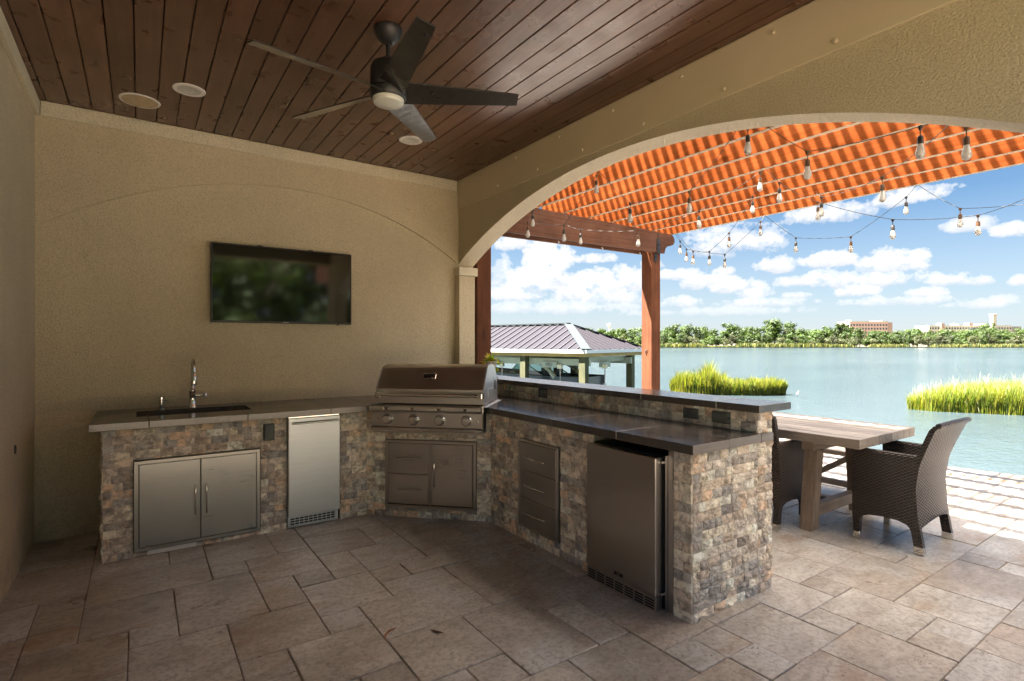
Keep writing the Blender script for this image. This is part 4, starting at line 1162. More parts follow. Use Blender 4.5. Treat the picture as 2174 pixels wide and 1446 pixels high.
strand('string lights dropping from the rafters to the post corner', [(1100, 232, 5.0), 11, 22, 23, 25, (748, 495, 7.25)])
strand('string lights zigzagging against the sky along the outermost rafter', [(742, 497, 7.2), 27, 26, 24, 21, (1110, 420, 6.6), 19, 20, 15, (1735, 293, 5.5), 17, (2290, 360, 4.4)])
strand('short string lights slung from the arch to the outer rafters', [(1322, 330, 5.0), 13, 8, (1870, 45, 3.0)])

# ------------------------------------------------------------------ dining table, bench
t = thing('dining_table', 'weathered teak trestle dining table beyond the bar', 'table')
ys_, yl_ = 1.722, 4.25
n_ = 9
for k in range(n_):
    x0 = 4.185 + (5.18 - 4.185) * k / n_; x1 = x0 + (5.18 - 4.185) / n_
    part('plank', MB().box(x0 + .0012, x1 - .0012, ys_ + R.uniform(0, .003), yl_, .689, .760 + R.uniform(-.0008, .0008), .003), M['table_wood'], t)
for yt in (2.065, 3.79):
    part('top_cleat', MB().box(4.245, 5.12, yt + .002, yt + .093, .615, .6885, .003), M['table_wood_x'], t)
    for sx_ in (0, 1):
        xb = 4.268 if sx_ == 0 else 5.097; xt = 4.345 if sx_ == 0 else 5.02
        part('leg', MB().beam((xb, yt + .0475, 0), (xt, yt + .0475, .614), .098, .09, .004, (0, 1, 0)), M['table_wood_z'], t)
    part('cross_bar', MB().box(4.345, 5.02, yt + .01, yt + .08, .10, .185, .003), M['table_wood_x'], t)
part('stretcher', MB().box(4.645, 4.725, 2.147, 3.80, .11, .18, .003), M['table_wood'], t)
for yt, s_ in ((2.17, 1), (3.77, -1)):
    part('brace', MB().beam((4.685, yt, .62), (4.685, yt + s_ * .62, .17), .07, .07, .003), M['table_wood'], t)
t = thing('bench', 'low weathered teak bench on the water side of the table', 'bench')
for k in range(3):
    part('seat_plank', MB().box(5.30 + k * .125, 5.423 + k * .125, 1.98, 3.95, .405, .45, .003), M['table_wood'], t)
for yt in (2.25, 3.62):
    for sx_ in (0, 1):
        part('leg', MB().beam((5.34 + sx_ * .30, yt, 0), (5.37 + sx_ * .24, yt, .404), .07, .08, .003, (0, 1, 0)), M['table_wood_z'], t)
    part('cross_bar', MB().box(5.39, 5.59, yt - .03, yt + .03, .08, .14, .002), M['table_wood_x'], t)
part('stretcher', MB().box(5.46, 5.52, 2.282, 3.588, .085, .135, .002), M['table_wood'], t)
part('brace', MB().beam((5.49, 2.29, .40), (5.49, 2.68, .14), .05, .05, .002), M['table_wood'], t)

# ------------------------------------------------------------------ woven chairs (front toward +y, origin at floor centre)
def uv_mesh(mb, name):
    """box-project UVs in metres"""
    bm = mb.bm; bmesh.ops.recalc_face_normals(bm, faces=bm.faces)
    uvl = bm.loops.layers.uv.new('UVMap')
    for f in bm.faces:
        nx, ny, nz = (abs(c) for c in f.normal)
        for lp in f.loops:
            c = lp.vert.co
            lp[uvl].uv = (c.y, c.z) if nx >= ny and nx >= nz else ((c.x, c.z) if ny >= nz else (c.x, c.y))
    me = bpy.data.meshes.new(name); bm.to_mesh(me); bm.free(); return me
def back_y(z):     # profile of the chair back, y at height z
    pts = [(0, -.235), (.05, -.228), (.15, -.212), (.25, -.196), (.45, -.185), (.60, -.205), (.65, -.222), (.75, -.258), (.83, -.290), (.88, -.312), (.90, -.328)]
    for (a, b), (c, d) in zip(pts, pts[1:]):
        if z <= c: return b + (d - b) * (z - a) / (c - a)
    return pts[-1][1]
def make_chair(label):
    t = thing('woven_armchair', label, 'chair', group='dark woven resin armchairs at the table')
    W = .265
    # side panels with legs cut out in one outline
    def side(sx):
        m = MB()
        out = []
        zs = [0.05, .12, .17, .25, .35, .45, .55, .60, .65]
        rear = [(back_y(z), z) for z in zs]                       # rear edge going up
        arm = [(back_y(.65) + .02, .658), (-.10, .655), (.05, .652), (.16, .655), (.205, .655), (.215, .64)]
        front = [(.215, .5), (.215, .3), (.213, .17), (.206, .05)]
        under = [(.165, .05), (.160, .15), (.150, .175), (.10, .195), (.0, .205), (-.08, .20), (-.13, .185), (-.150, .165), (-.158, .14), (-.172, .05)]
        poly = rear + arm + front + under
        x0, x1 = (-W - .018, -W + .018) if sx < 0 else (W - .018, W + .018)
        m.prism(poly, x0, x1, 'yz')
        return m
    for sx in (-1, 1):
        sd = link('side_panel', uv_mesh(side(sx), 'side_panel'), M['wicker'], t)
        m = MB(); y_ = back_y(.65)
        m.tube([(sx * W, y_ + .01, .655), (sx * W, 0, .655), (sx * W, .20, .657), (sx * W, .218, .64)], .019, 8)
        link('armrest', uv_mesh(m, 'armrest'), M['wicker'], t)
        for (ya, yb) in ((-.232, -.170), (.163, .208)):
            part('foot_cap', MB().box(sx * W - .0215, sx * W + .0215, ya, yb, .0, .052, .003), M['chrome'], t)
    # back shell: curved in plan and profile
    V = []; F = []; nz, nx = 16, 10; z0, z1 = .17, .90
    for side_ in (0, 1):
        for j in range(nz + 1):
            z = z0 + (z1 - z0) * j / nz
            for i in range(nx + 1):
                u = i / nx * 2 - 1
                flare = max(0, (z - .65)) * .10
                lowarch = .05 * (1 - u * u) * 1.0 if j == 0 else 0
                zz = z + (lowarch + .0) - (.012 * u * u if j == nz else 0)
                y = back_y(z) - .022 * (1 - u * u) + (0.0 if side_ == 0 else .036)
                V.append((u * (W + .017 + flare), y, zz))
    K = (nx + 1) * (nz + 1)
    for j in range(nz):
        for i in range(nx):
            a = j * (nx + 1) + i
            F.append((a, a + 1, a + nx + 2, a + nx + 1)); F.append((K + a, K + a + nx + 1, K + a + nx + 2, K + a + 1))
    def rim(seq):
        for a, b in zip(seq, seq[1:]): F.append((a, b, K + b, K + a))
    rim(list(range(nx + 1))); rim(list(range(nz * (nx + 1), K)))
    rim([j * (nx + 1) for j in range(nz + 1)]); rim([j * (nx + 1) + nx for j in range(nz + 1)])
    mb = MB(); vs = [mb.bm.verts.new(v) for v in V]
    for f in F:
        try: mb.bm.faces.new([vs[i] for i in f])
        except ValueError: pass
    me = uv_mesh(mb, 'backrest'); me.polygons.foreach_set('use_smooth', [True] * len(me.polygons))
    try: me.set_sharp_from_angle(angle=math.radians(50))
    except Exception: pass
    link('backrest', me, M['wicker'], t)
    m = MB(); m.tube([((W + .03) * u / 6, back_y(.9) - .022 * (1 - (u / 6) ** 2) + .012, .902 - .012 * (u / 6) ** 2) for u in range(-6, 7)], .0185, 8)
    link('top_roll', uv_mesh(m, 'top_roll'), M['wicker'], t)
    link('seat', uv_mesh(MB().box(-W + .019, W - .019, -.175, .212, .40, .445, .008), 'seat'), M['wicker'], t)
    link('front_apron', uv_mesh(MB().box(-W + .019, W - .019, .178, .2125, .20, .399, .004), 'front_apron'), M['wicker'], t)
    return t
ch1 = make_chair('dark brown woven armchair at the near end of the table')
ch1.location = (4.642, 1.63, .0025)
ch2 = copy_tree(ch1); ch2.location = (4.235, 2.505, .0025); ch2.rotation_euler = (0, 0, -PI / 2)
ch2['label'] = 'woven armchair tucked under the table, mostly hidden by the stone counter'

# dried leaves on the floor
for (x, y, rz, L_, lb) in ((1.02, 2.53, .7, .055, 'curled orange dried leaf lying on the pavers'), (1.22, 2.42, 2.2, .035, 'thin brown twig leaf on the pavers right of the curled one')):
    m = MB(); m.tube([(-L_, 0, .004), (-L_ * .4, L_ * .28, .008), (L_ * .3, L_ * .3, .009), (L_, -.004, .005)], [.001, .005, .005, .001], 6)
    o = part('dried_leaf', m, simple('dried_leaf', (.35, .13, .04) if rz < 1 else (.12, .06, .03), .7), None, True)
    o.location = (x, y, .002); o.rotation_euler = (0, 0, rz); tag(o, lb, 'leaf')

# ------------------------------------------------------------------ boathouse
BH = thing('boathouse', 'open boathouse on timber posts with standing-seam metal hip roof', 'boathouse')
def yawdir(deg): a = YAW + math.radians(deg); return Vector((math.sin(a), math.cos(a), 0))
RD, LD = yawdir(40), yawdir(-50)
C0 = far(20, 2.754, 1.17)
def bh(r, l, z): return C0 + RD * r + LD * l + Vector((0, 0, z - 1.17))
BW, BL, RISE = 5.0, 9.5, 1.08
ze, zr = 1.17, 1.17 + RISE
M['roof_metal'] = simple('mauve_metal_roof', (.027, .025, .030), .6, 0, var=.06)
for nd in M['roof_metal'].node_tree.nodes:
    if nd.type == 'BSDF_PRINCIPLED': nd.inputs['Specular IOR Level'].default_value = .08
M['seam_metal'] = simple('dark_seam', (.055, .045, .05), .5)
M['ridge_metal'] = simple('pale_ridge_cap', (.036, .045, .048), .6, .0)
M['cream_paint'] = simple('cream_lift_paint', (.40, .42, .32), .5)
slopes = [  # eave a -> eave b, apex b', apex a'
    ((0, 0), (0, BL), (BW / 2, BL - BW / 2), (BW / 2, BW / 2)),
    ((BW, BL), (BW, 0), (BW / 2, BW / 2), (BW / 2, BL - BW / 2)),
    ((BW, 0), (0, 0), (BW / 2, BW / 2), (BW / 2, BW / 2)),
    ((0, BL), (BW, BL), (BW / 2, BL - BW / 2), (BW / 2, BL - BW / 2))]
for (a, b, c, d) in slopes:
    m = MB(); pts = [bh(*a, ze), bh(*b, ze), bh(*c, zr)] + ([bh(*d, zr)] if c != d else [])
    vs = [m.bm.verts.new(p_) for p_ in pts]; m.bm.faces.new(vs)
    vs2 = [m.bm.verts.new(p_ - Vector((0, 0, .04))) for p_ in pts]; m.bm.faces.new(vs2)
    rp = part('roof_panel', m, M['roof_metal'], BH)
    # standing seams
    A_, B_ = Vector((a[0], a[1])), Vector((b[0], b[1])); L_ = (B_ - A_).length; e = (B_ - A_) / L_
    n = Vector((-e.y, e.x)); mid = Vector((c[0], c[1])) - A_
    if mid.dot(n) < 0: n = -n
    kk = int(L_ / .41)
    for i in range(1, kk):
        s_ = i * L_ / kk; run = min(s_, L_ - s_, BW / 2)
        if run < .15: continue
        p0 = A_ + e * s_; p1 = p0 + n * (run - .03)
        q0 = bh(p0.x, p0.y, ze + .02); q1 = bh(p1.x, p1.y, ze + RISE * (run - .03) / (BW / 2) + .02)
        part('seam', MB().beam(q0, q1, .035, .045), M['seam_metal'], rp)
for a, b in (((0, 0), (BW / 2, BW / 2)), ((BW, 0), (BW / 2, BW / 2)), ((0, BL), (BW / 2, BL - BW / 2)), ((BW, BL), (BW / 2, BL - BW / 2))):
    part('hip_cap', MB().beam(bh(*a, ze + .03), bh(*b, zr + .04), .36, .03), M['ridge_metal'], BH)
part('ridge_cap', MB().beam(bh(BW / 2, BW / 2 - .1, zr + .04), bh(BW / 2, BL - BW / 2 + .1, zr + .04), .36, .035), M['ridge_metal'], BH)
def hbox(m, r0, r1, l0, l1, z0, z1):
    P0 = [bh(r0, l0, z0), bh(r1, l0, z0), bh(r1, l1, z0), bh(r0, l1, z0)]
    lo = [m.bm.verts.new(p_) for p_ in P0]; hi = [m.bm.verts.new(p_ + Vector((0, 0, z1 - z0))) for p_ in P0]
    m.bm.faces.new(lo); m.bm.faces.new(hi)
    for i in range(4): m.bm.faces.new((lo[i], lo[(i + 1) % 4], hi[(i + 1) % 4], hi[i]))
    return m
m = MB(); hbox(m, -.02, BW + .02, -.02, .02, ze - .13, ze - .005); hbox(m, -.02, .02, .02, BL - .02, ze - .13, ze - .005); hbox(m, BW - .02, BW + .02, .02, BL - .02, ze - .13, ze - .005); hbox(m, -.02, BW + .02, BL - .02, BL + .02, ze - .13, ze - .005)
part('fascia', m, M['white_paint'], BH)
m = MB(); hbox(m, .1, BW - .1, .1, .2, ze - .27, ze - .135); hbox(m, .1, .2, .2, BL - .1, ze - .27, ze - .135); hbox(m, BW - .2, BW - .1, .2, BL - .1, ze - .27, ze - .135)
part('soffit_beam', m, M['fascia_wood'], BH)
m = MB(); hbox(m, .2, BW - .2, .2, BL - .2, ze - .15, ze - .12)
part('soffit', m, M['fascia_wood'], BH)
for r_ in (.12, 3.85):
    for l_ in (.12, 3.0, 6.0, 8.9):
        m = MB(); hbox(m, r_, r_ + .27, l_, l_ + .27, -2.6, ze - .14)
        part('post', m, M['treated_wood'], BH)
for r_ in (.4, 3.72):
    m = MB(); hbox(m, r_, r_ + .12, .1, 9.2, ze - .62, ze - .36)
    part('lift_beam', m, M['cream_paint'], BH)
m = MB(); hbox(m, .5, 3.9, .42, .54, ze - .50, ze - .30); part('lift_beam', m, M['cream_paint'], BH)
for (r_, l_, tx) in ((.30, 1.55, 'CRS'), (1.6, .30, ''), (.30, 4.6, 'CRS')):
    m = MB(); hbox(m, r_, r_ + (.10 if tx else .75), l_, l_ + (.75 if tx else .10), ze - .72, ze - .50)
    mo = part('lift_motor', m, M['cream_paint'], BH)
    m = MB(); hbox(m, r_ + .01, r_ + .13, l_ - .22, l_ - .02, ze - .76, ze - .60); part('gearbox', m, M['steel_dark'], mo)
    q = bh(r_ + .05, l_ - .12, 0)
    part('lift_cable', MB().tube([(q.x, q.y, ze - .7), (q.x + .02, q.y, ze - 1.35)], .012, 5).tube([(q.x + .06, q.y, ze - .7), (q.x + .03, q.y, ze - 1.35)], .012, 5).beam((q.x + .02, q.y, ze - 1.35), (q.x + .02, q.y, ze - 1.6), .12, .08), M['steel_dark'], mo)
ang = math.atan2(-LD.y, -LD.x)
q = bh(.285, 1.93, ze - .61)
text('lettering', 'CRS', .17, q, (PI / 2, 0, ang), M['slate_plastic'], BH, .004)
m = MB(); hbox(m, 4.15, 4.95, -.6, 9.4, -1.15, -1.05); part('dock_deck', m, M['treated_wood'], BH)

# ---- ski boat on the lift
bt = thing('ski_boat', 'open ski boat with curved windshield hanging in the boathouse lift', 'boat')
def bp_(l, r, z): return bh(2.1 + r, l, z - .30)
V = []; F = []
secs = [(.9, .85, .0), (2.0, 1.0, .0), (3.4, 1.08, .0), (5.0, 1.05, .05), (6.3, .75, .12), (7.2, .30, .2), (7.6, .03, .27)]
for (l, w_, dz) in secs:
    for (rw, z) in ((-1, .34), (-.97, .10), (-.80, -.22), (0, -.42 + dz * 1.5), (.80, -.22), (.97, .10), (1, .34), (.86, .38), (.78, .34), (-.78, .34), (-.86, .38)):
        V.append(bp_(l, rw * w_, z + dz * (1 if z > 0 else 1.5)))
nS = 11
for i in range(len(secs) - 1):
    for k in range(nS):
        if k == 8: continue      # open cockpit between the gunwales
        a, b = i * nS + k, i * nS + (k + 1) % nS
        F.append((a, b, b + nS, a + nS))
F.append(tuple(range(nS)))
M['hull'] = simple('dark_boat_hull', (.05, .055, .065), .2, var=.1, coat=.6)
raw('hull', V, F, M['hull'], bt)
m = MB(); m.bm.faces.new([m.bm.verts.new(p_) for p_ in (bp_(1, -.75, -.02), bp_(5.2, -.75, -.02), bp_(5.2, .75, -.02), bp_(1, .75, -.02))])
part('cockpit_floor', m, M['cream_paint'], bt)
m = MB(); m.bm.faces.new([m.bm.verts.new(p_) for p_ in (bp_(5.1, -.8, .40), bp_(6.3, -.6, .46), bp_(7.4, 0, .5), bp_(6.3, .6, .46), bp_(5.1, .8, .40))])
part('bow_deck', m, M['slate_plastic'], bt)
ws = [bp_(2.9, -.95, .38), bp_(3.7, -.92, .78), bp_(4.6, -.5, .84), bp_(4.8, 0, .85), bp_(4.6, .5, .84), bp_(3.7, .92, .78), bp_(2.9, .95, .38)]
wb = [bp_(2.9, -.95, .36), bp_(4.2, -.93, .38), bp_(5.0, -.55, .42), bp_(5.25, 0, .42), bp_(5.0, .55, .42), bp_(4.2, .93, .38), bp_(2.9, .95, .36)]
m = MB()
for i in range(6): m.quad(ws[i], ws[i + 1], wb[i + 1], wb[i])
wsh = part('windshield', m, M['windshield'], bt)
m = MB(); m.tube(ws, .022, 6).tube(wb, .02, 6)
for i in (1, 2, 4, 5): m.tube([ws[i], wb[i]], .016, 6)
part('windshield_frame', m, M['chrome'], wsh)
m = MB()
for s_ in (-1, 1):
    m.tube([bp_(2.2, s_ * 1.0, .3), bp_(2.5, s_ * .98, .6), bp_(3.0, s_ * .9, .82), bp_(3.3, s_ * .6, .88)], [.11, .09, .07, .05], 8)
m.tube([bp_(3.3, -.6, .88), bp_(3.3, .6, .88)], .05, 8)
part('tower', m, M['cream_paint'], bt, True)
m = MB(); m.box(-1.2, 1.2, -.85, .85, -.02, .02, .015, 2, Matrix.Translation(bp_(3.2, 0, .895)) @ Matrix.Rotation(math.atan2(LD.y, LD.x), 4, 'Z'))
part('canopy', m, M['black_plastic'], bt)
for l_, r_ in ((3.3, -.45), (3.3, .45)):
    mt = Matrix.Translation(bp_(l_, r_, .0)) @ Matrix.Rotation(math.atan2(LD.y, LD.x), 4, 'Z')
    part('seat', MB().box(-.25, .25, -.24, .24, -.02, .2, .04, 2, mt).box(-.30, -.2, -.24, .24, .1, .62, .04, 2, mt), M['slate_plastic'], bt)
sw = MB(); cc = bp_(4.05, -.45, .44)
sw.tube([cc + RD * .18 * math.cos(k * PI / 8) + Vector((0, 0, .18 * math.sin(k * PI / 8))) for k in range(17)], .016, 6)
part('steering_wheel', sw, M['black_plastic'], bt)

# ------------------------------------------------------------------ marsh grass
def grass(n, region, hfun, wd, seed, mat, name, lean=.35, z0=-1.75):
    rg = np.random.default_rng(seed)
    D, lat, h = region(rg, n)
    h = h * rg.uniform(.75, 1.15, n)
    px = FW.x * D + RT.x * lat; py = FW.y * D + RT.y * lat
    a = rg.uniform(0, 2 * np.pi, n); b = rg.uniform(0, 2 * np.pi, n)
    ln = rg.uniform(.05, lean, n) * h
    V = np.zeros((n, 7, 3), dtype=np.float32)
    wv = wd * rg.uniform(.6, 1.3, n)
    for k, f in enumerate((0, .45, .8)):
        cx = px + np.cos(b) * ln * f ** 2; cyy = py + np.sin(b) * ln * f ** 2; cz = z0 + h * f
        wk = wv * (1 - f * .55) / 2
        V[:, 2 * k, 0] = cx + np.cos(a) * wk; V[:, 2 * k, 1] = cyy + np.sin(a) * wk; V[:, 2 * k, 2] = cz
        V[:, 2 * k + 1, 0] = cx - np.cos(a) * wk; V[:, 2 * k + 1, 1] = cyy - np.sin(a) * wk; V[:, 2 * k + 1, 2] = cz
    V[:, 6, 0] = px + np.cos(b) * ln * 1.15; V[:, 6, 1] = py + np.sin(b) * ln * 1.15; V[:, 6, 2] = z0 + h * .97
    base = (np.arange(n) * 7)[:, None]
    tri = np.array([0, 1, 3, 0, 3, 2, 2, 3, 5, 2, 5, 4, 4, 5, 6])
    idx = (base + tri[None, :]).ravel()
    o = raw_np(name, V.reshape(-1, 3), idx, 3, mat)
    o['kind'] = 'stuff'; return o
def lat_of(px, D): return (px - 1087) / 1140 * D
def island(rg, n):
    # island spans px 1422..1668, base about 31 m out
    u = rg.uniform(0, 1, n); px = 1424 + u * 244
    D = 32.2 + rg.uniform(-.9, .9, n) * (1 - (2 * u - 1) ** 4) + (1 - u) * 1.2
    h = np.interp(px, [1424, 1435, 1455, 1470, 1482, 1492, 1500, 1512, 1525, 1545, 1570, 1600, 1640, 1662, 1668], [1.0, 1.35, 1.95, 1.55, 1.75, 2.05, 2.35, 2.2, 1.7, 1.3, 1.15, 1.25, 1.3, 1.15, .8])
    h = h * (.72 + .28 * rg.uniform(0, 1, n)) + .1
    h = h * (1 + .16 * np.sin(px * .31) * np.sin(px * .113 + 1) + .10 * np.sin(px * .9 + D * 2))
    h = h * .76
    low = rg.uniform(0, 1, n) < .45
    h = np.where(low, np.minimum(h, .95), h)
    return D, lat_of(px, D), h
o = grass(26000, island, None, .028, 11, M['reed'], 'marsh_grass', .3); tag(o, 'yellow-green marsh grass island with a taller mound on its left', 'grass')
def rightc(rg, n):
    u = rg.uniform(0, 1, n) ** .9; px = 1928 + u * 420
    fr = np.interp(px, [1928, 1980, 2174, 2350], [870, 875, 884, 888])
    D0 = 3.15 * 1140 / (fr - 727)
    D = D0 + .2 + rg.uniform(0, 1, n) ** 1.3 * np.interp(px, [1928, 2000, 2200], [.8, 3.2, 5.0])
    h = np.interp(px, [1928, 1950, 2000, 2060, 2174, 2350], [.6, .85, 1.15, 1.35, 1.45, 1.5]) * .88 * (.65 + .35 * rg.uniform(0, 1, n)) + .1
    return D, lat_of(px, D), h
o = grass(40000, rightc, None, .022, 12, M['reed'], 'marsh_grass', .32); tag(o, 'yellow-green marsh grass bed standing in the water at the right edge', 'grass')
def seeds(rg, n):
    D, lat, h = rightc(rg, n); return D, lat, h * 1.0 + .28
o = grass(1300, seeds, None, .014, 13, M['seed'], 'seed_heads', .35, -1.65); tag(o, 'pale feathery seed heads above the right marsh grass', 'grass')
# egret standing in the water by the island
t = thing('egret', 'small white egret wading right of the grass island', 'bird', tuple(far(31.0, lat_of(1693, 31.0), -1.70)))
t.scale = (.62, .62, .62)
sk = MB(); M['feather'] = simple('white_feathers', (.8, .8, .78), .7, var=.03)
sk.tube([(-.16, 0, .26), (-.05, 0, .30), (.06, 0, .33), (.12, 0, .38), (.10, 0, .46), (.14, 0, .52), (.20, 0, .54)], [.01, .055, .06, .03, .018, .02, .012], 8)
part('body', sk, M['feather'], t, True)
part('bill', MB().tube([(.20, 0, .54), (.29, 0, .53)], [.008, .002], 6), M['fascia_wood'], t)
for s_ in (-1, 1): part('leg', MB().tube([(0, s_ * .02, .27), (.01, s_ * .02, .12), (0, s_ * .02, -.02)], .006, 6), M['black_plastic'], t)

# ------------------------------------------------------------------ far shore
g = MB()
sp = [(-900, 420), (-150, 372), (-10, 345), (60, 322), (200, 322), (420, 324), (900, 340)]
poly = [far(D, l) for l, D in sp] + [far(5200, 5200), far(5200, -5200)]
g.prism([(p_.x, p_.y) for p_ in poly], -3, -1.35, 'xy')
struct('far_shore', g, M['mud'])
def shoreD(l): return float(np.interp(l, [a for a, _ in sp], [b for _, b in sp]))
def farg(rg, n):
    lat = rg.uniform(-160, 420, n); D = np.interp(lat, [a for a, _ in sp], [b for _, b in sp]) + rg.uniform(.3, 6, n)
    gap = (np.sin(lat * .061) + np.sin(lat * .153 + 1)) > .9
    h = np.where(gap, .4, 2.0) * rg.uniform(.6, 1.2, n)
    h = np.where((lat > 85) & (lat < 190), h * .9 + .7, h)
    return D, lat, h
o = grass(16000, farg, None, .45, 14, M['reed_far'], 'shore_grass', .3, -1.5); tag(o, 'strip of yellow-green grass along the far shoreline', 'grass')

def crown_mesh(seed, w_, h_, n, leaf, flat=.0, lobes=9):
    rg = np.random.default_rng(seed)
    L = []
    for k in range(lobes):
        a = rg.uniform(0, 2 * np.pi); r = rg.uniform(0, .62) * w_ / 2
        z = rg.uniform(.22, .86) * h_; rr = rg.uniform(.07, .22) * w_ * (1.15 - .5 * abs(z / h_ - .5))
        L.append((r * np.cos(a), r * np.sin(a), z, rr))
    L = np.array(L); pick = rg.integers(0, lobes, n)
    d = rg.normal(size=(n, 3)); d /= np.linalg.norm(d, axis=1)[:, None]
    rad = L[pick, 3] * rg.uniform(.45, 1.2, n)
    P_ = L[pick, :3] + d * rad[:, None] * np.array([1, 1, .72])
    P_[:, 2] = np.clip(P_[:, 2], .03 * h_, None)
    # leaf clump quads facing roughly outward
    u = rg.normal(size=(n, 3)); u -= (u * d).sum(1)[:, None] * d * .75; u /= np.linalg.norm(u, axis=1)[:, None]
    v = np.cross(d, u); v /= np.linalg.norm(v, axis=1)[:, None]
    s_ = leaf * rg.uniform(.5, 1.25, n)[:, None]
    V = np.stack([P_ + u * s_, P_ + v * s_ * .7, P_ - u * s_, P_ - v * s_ * .7], 1).reshape(-1, 3)
    me = raw_np('crown', V, np.arange(4 * n), 4, None)
    return me
def trunk_mesh(seed, h_, w_):
    rr = random.Random(seed); m = MB()
    m.tube([(0, 0, -.3), (rr.uniform(-.2, .2), 0, h_ * .25), (rr.uniform(-.4, .4), rr.uniform(-.4, .4), h_ * .7)], [.28, .2, .06], 6)
    for k in range(4):
        a = rr.uniform(0, 6.3); m.tube([(0, 0, h_ * .22), (math.cos(a) * w_ * .2, math.sin(a) * w_ * .2, h_ * .5), (math.cos(a) * w_ * .33, math.sin(a) * w_ * .33, h_ * .72)], [.15, .09, .03], 5)
    return m.mesh('trunk')
TREES = []
for k in range(7):
    cm = crown_mesh(100 + k, 10, 10, 2600, .33, lobes=30); cm.materials.append(M['foliage'])
    tm_ = trunk_mesh(k, 10, 10); tm_.materials.append(M['bark']); TREES.append((cm, tm_))
SHR = []
for k in range(6):
    cm = crown_mesh(200 + k, 8, 5, 1500, .26, lobes=24); cm.materials.append(M['foliage_grey'] if k % 2 else M['foliage'])
    tm_ = trunk_mesh(20 + k, 5, 8); tm_.materials.append(M['bark']); SHR.append((cm, tm_))
def plant(kind, D, lat, h, w_, label, group, name='shore_tree', cat='tree'):
    cm, tm_ = R.choice(kind)
    t = thing(name, label, cat, tuple(far(D, lat, -1.4)), R.uniform(0, 6.28), group)
    base = 10. if kind is TREES else 5.; bw_ = 10. if kind is TREES else 8.
    t.scale = (w_ / bw_, w_ / bw_, h / base)
    a = link('crown', cm, None, t); b = link('trunk', tm_, None, t)
    return t
prof_t = [(1000, 694), (1250, 696), (1300, 699), (1350, 697), (1405, 697), (1430, 690), (1455, 688), (1480, 692), (1510, 699), (1535, 698), (1552, 688), (1575, 695), (1610, 694), (1625, 682), (1645, 677), (1668, 681), (1690, 698), (1720, 702), (1745, 698), (1765, 690), (1785, 685), (1805, 692), (1830, 701), (1860, 700), (1880, 702), (1920, 702), (1950, 697), (1985, 697), (2010, 699), (2050, 701), (2080, 697), (2094, 686), (2110, 694), (2140, 699), (2200, 699), (2600, 697)]
seen = set()
lat = -140.0
while lat < 400:
    D = shoreD(lat) + R.uniform(16, 40)
    px = 1087 + lat / D * 1140
    top = np.interp(px, [a for a, _ in prof_t], [b for _, b in prof_t]) + R.uniform(-.5, 4)
    h = (1.45 + (727 - top) / 1140 * D + 1.4) * 1.10
    big = 1625 < px < 1670
    tr = plant(TREES, D, lat, h, R.uniform(9, 14) if not big else 17, 'tall green tree in the wood along the far shore', 'trees along the far shore')
    for key, lb in ((1645, 'broad rounded tree standing highest above the far shore wood'), (1787, 'tall tree directly beside the salmon pink office block'), (2094, 'pointed green tree in front of the cream bell tower')):
        if abs(px - key) < 8 and key not in seen: seen.add(key); tr['label'] = lb
    lat += R.uniform(3.2, 5.0)
lat = -140.0
while lat < 400:
    D = shoreD(lat) + R.uniform(6, 12)
    plant(SHR, D, lat, R.uniform(4.2, 8.2), R.uniform(6, 10), 'low grey-green shrub at the waterline of the far shore', 'shrubs along the far shore', 'shore_shrub', 'shrub')
    lat += R.uniform(3.6, 6.0)
lat = -140.0
while lat < 400:
    D = shoreD(lat) + R.uniform(12, 18)
    plant(TREES, D, lat, R.uniform(8, 11.5), R.uniform(7, 11), 'tall green tree in the wood along the far shore', 'trees along the far shore')
    lat += R.uniform(5, 8)
# trees and hedge behind the viewpoint (seen only in reflections)
for k in range(9):
    t = plant(TREES, 1, 0, R.uniform(6, 9), R.uniform(6, 9), 'garden tree behind the patio, seen only as a reflection', 'garden trees behind the patio', 'garden_tree')
    t.location = (-6 + k * 3.0, -15 - R.uniform(0, 4), 0)

# ------------------------------------------------------------------ far buildings and water tower
M['pink'] = simple('salmon_wall', (.78, .52, .44), .8, var=.04, scale=.05)
M['cream'] = simple('cream_wall', (.74, .66, .53), .8, var=.04, scale=.05)
M['brickred'] = simple('red_brown_wall', (.56, .37, .31), .8, var=.06, scale=.05)
def building(name, label, D, px0, px1, ytop, wallm, floors, cols, rz=0.0, depth=26, cat='building', ybot=718):
    x0, x1 = lat_of(px0, D), lat_of(px1, D); z1 = 1.45 + (727 - ytop) / 1140 * D; z0 = -1.3
    t = thing(name, label, cat, tuple(far(D, (x0 + x1) / 2, 0)), -YAW + rz)
    hw = (x1 - x0) / 2
    part('wall', MB().box(-hw, hw, 0, depth, z0, z1), M[wallm], t)
    zf = 1.45 + (727 - ybot) / 1140 * D; fh = (z1 - 1.5 - zf) / floors; cw = 2 * hw / cols
    wm = MB().box(-cw * .28, cw * .28, -.12, -.02, 0, fh * .5).mesh('window'); wm.materials.append(M['far_glass'])
    for f in range(floors):
        for c in range(cols):
            o_ = link('window', wm, None, t, (-hw + (c + .5) * cw, 0, zf + fh * (f + .28)))
    return t, hw, z1
t, hw, z1 = building('office_building', 'salmon pink office block with rows of tall windows above the trees', 700, 1804, 1885, 684, 'pink', 4, 13)
part('side_wing', MB().box(hw + .01, hw + 7, 1.5, 25, -1.3, z1 - .3), M['brickred'], t)
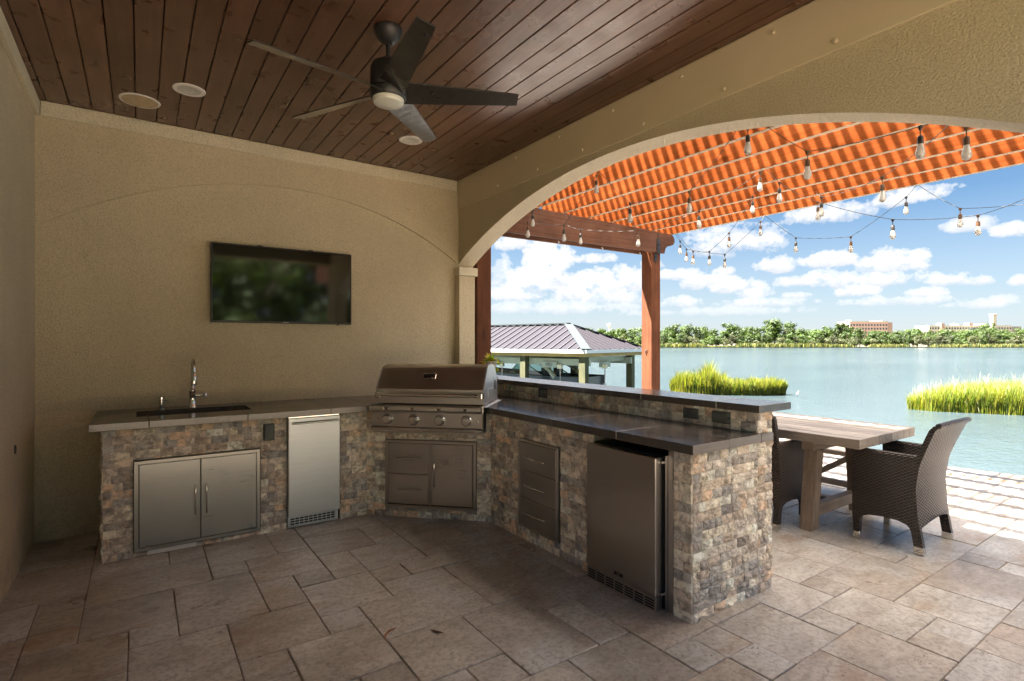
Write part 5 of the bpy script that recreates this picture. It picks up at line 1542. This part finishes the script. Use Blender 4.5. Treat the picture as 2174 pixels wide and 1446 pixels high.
part('parapet', MB().box(-hw - .3, hw + .3, -.5, 26.3, z1 + .01, z1 + 1.2), M['cream'], t)
part('roof_plant', MB().box(-hw + 2, -hw + 6, 6, 12, z1 + 1.21, z1 + 2.8).box(hw - 14, hw - 3, 6, 14, z1 + 1.21, z1 + 2.4), M['white_paint'], t)
t, hw, z1 = building('campus_building', 'long cream low building with square windows right of the pink block', 760, 1972, 2148, 691, 'cream', 3, 30)
part('roof_plant', MB().box(-18, -12, 5, 12, z1 + .01, z1 + 3).box(10, 28, 5, 14, z1 + .01, z1 + 2.4), M['white_paint'], t)
part('stair_block', MB().box(-hw + 17, -hw + 22, -.5, 8, -1.3, z1 + 3).box(-2, 4, -.5, 8, z1 + .01, z1 + 3.2), M['brickred'], t)
part('glass_entry', MB().box(-1, 8, -.6, -.13, z1 - 12, z1 - 4), M['far_glass'], t)
part('end_wing', MB().box(hw + .01, hw + 14, .5, 20, -1.3, z1 - 1.5), M['concrete'], t)
t = thing('bell_tower', 'slender cream tower rising above the long low building', 'tower', tuple(far(740, lat_of(2112, 740), 0)), -YAW)
zt = 1.45 + (727 - 666) / 1140 * 740
part('shaft', MB().box(-2.6, 2.6, 0, 5.2, -1.3, zt - 3.2), M['cream'], t)
part('belfry', MB().box(-2.9, 2.9, -.3, 5.5, zt - 3.1, zt, .2), M['cream'], t)
part('louvre', MB().box(-1.6, 1.6, -.45, -.32, zt - 2.6, zt - .8).box(2.62, 2.7, 1.8, 3.4, zt - 16, zt - 8), M['concrete'], t)
t = thing('water_tower', 'white globe water tower above the trees behind the boathouse', 'water tower', tuple(far(1500, lat_of(1293, 1500), 0)))
zc_ = 1.45 + (727 - 690.5) / 1140 * 1500
part('tank', MB().lathe([(1.2, zc_ - 7), (4.2, zc_ - 4.2), (6.2, zc_ - .8), (6.2, zc_ + 1.0), (4.6, zc_ + 3.6), (2, zc_ + 4.9), (0, zc_ + 5.2)], 24), M['white_paint'], t, True)
part('stem', MB().lathe([(3.2, -1.3), (1.4, 5), (1.2, zc_ - 6.9)], 16), M['white_paint'], t, True)
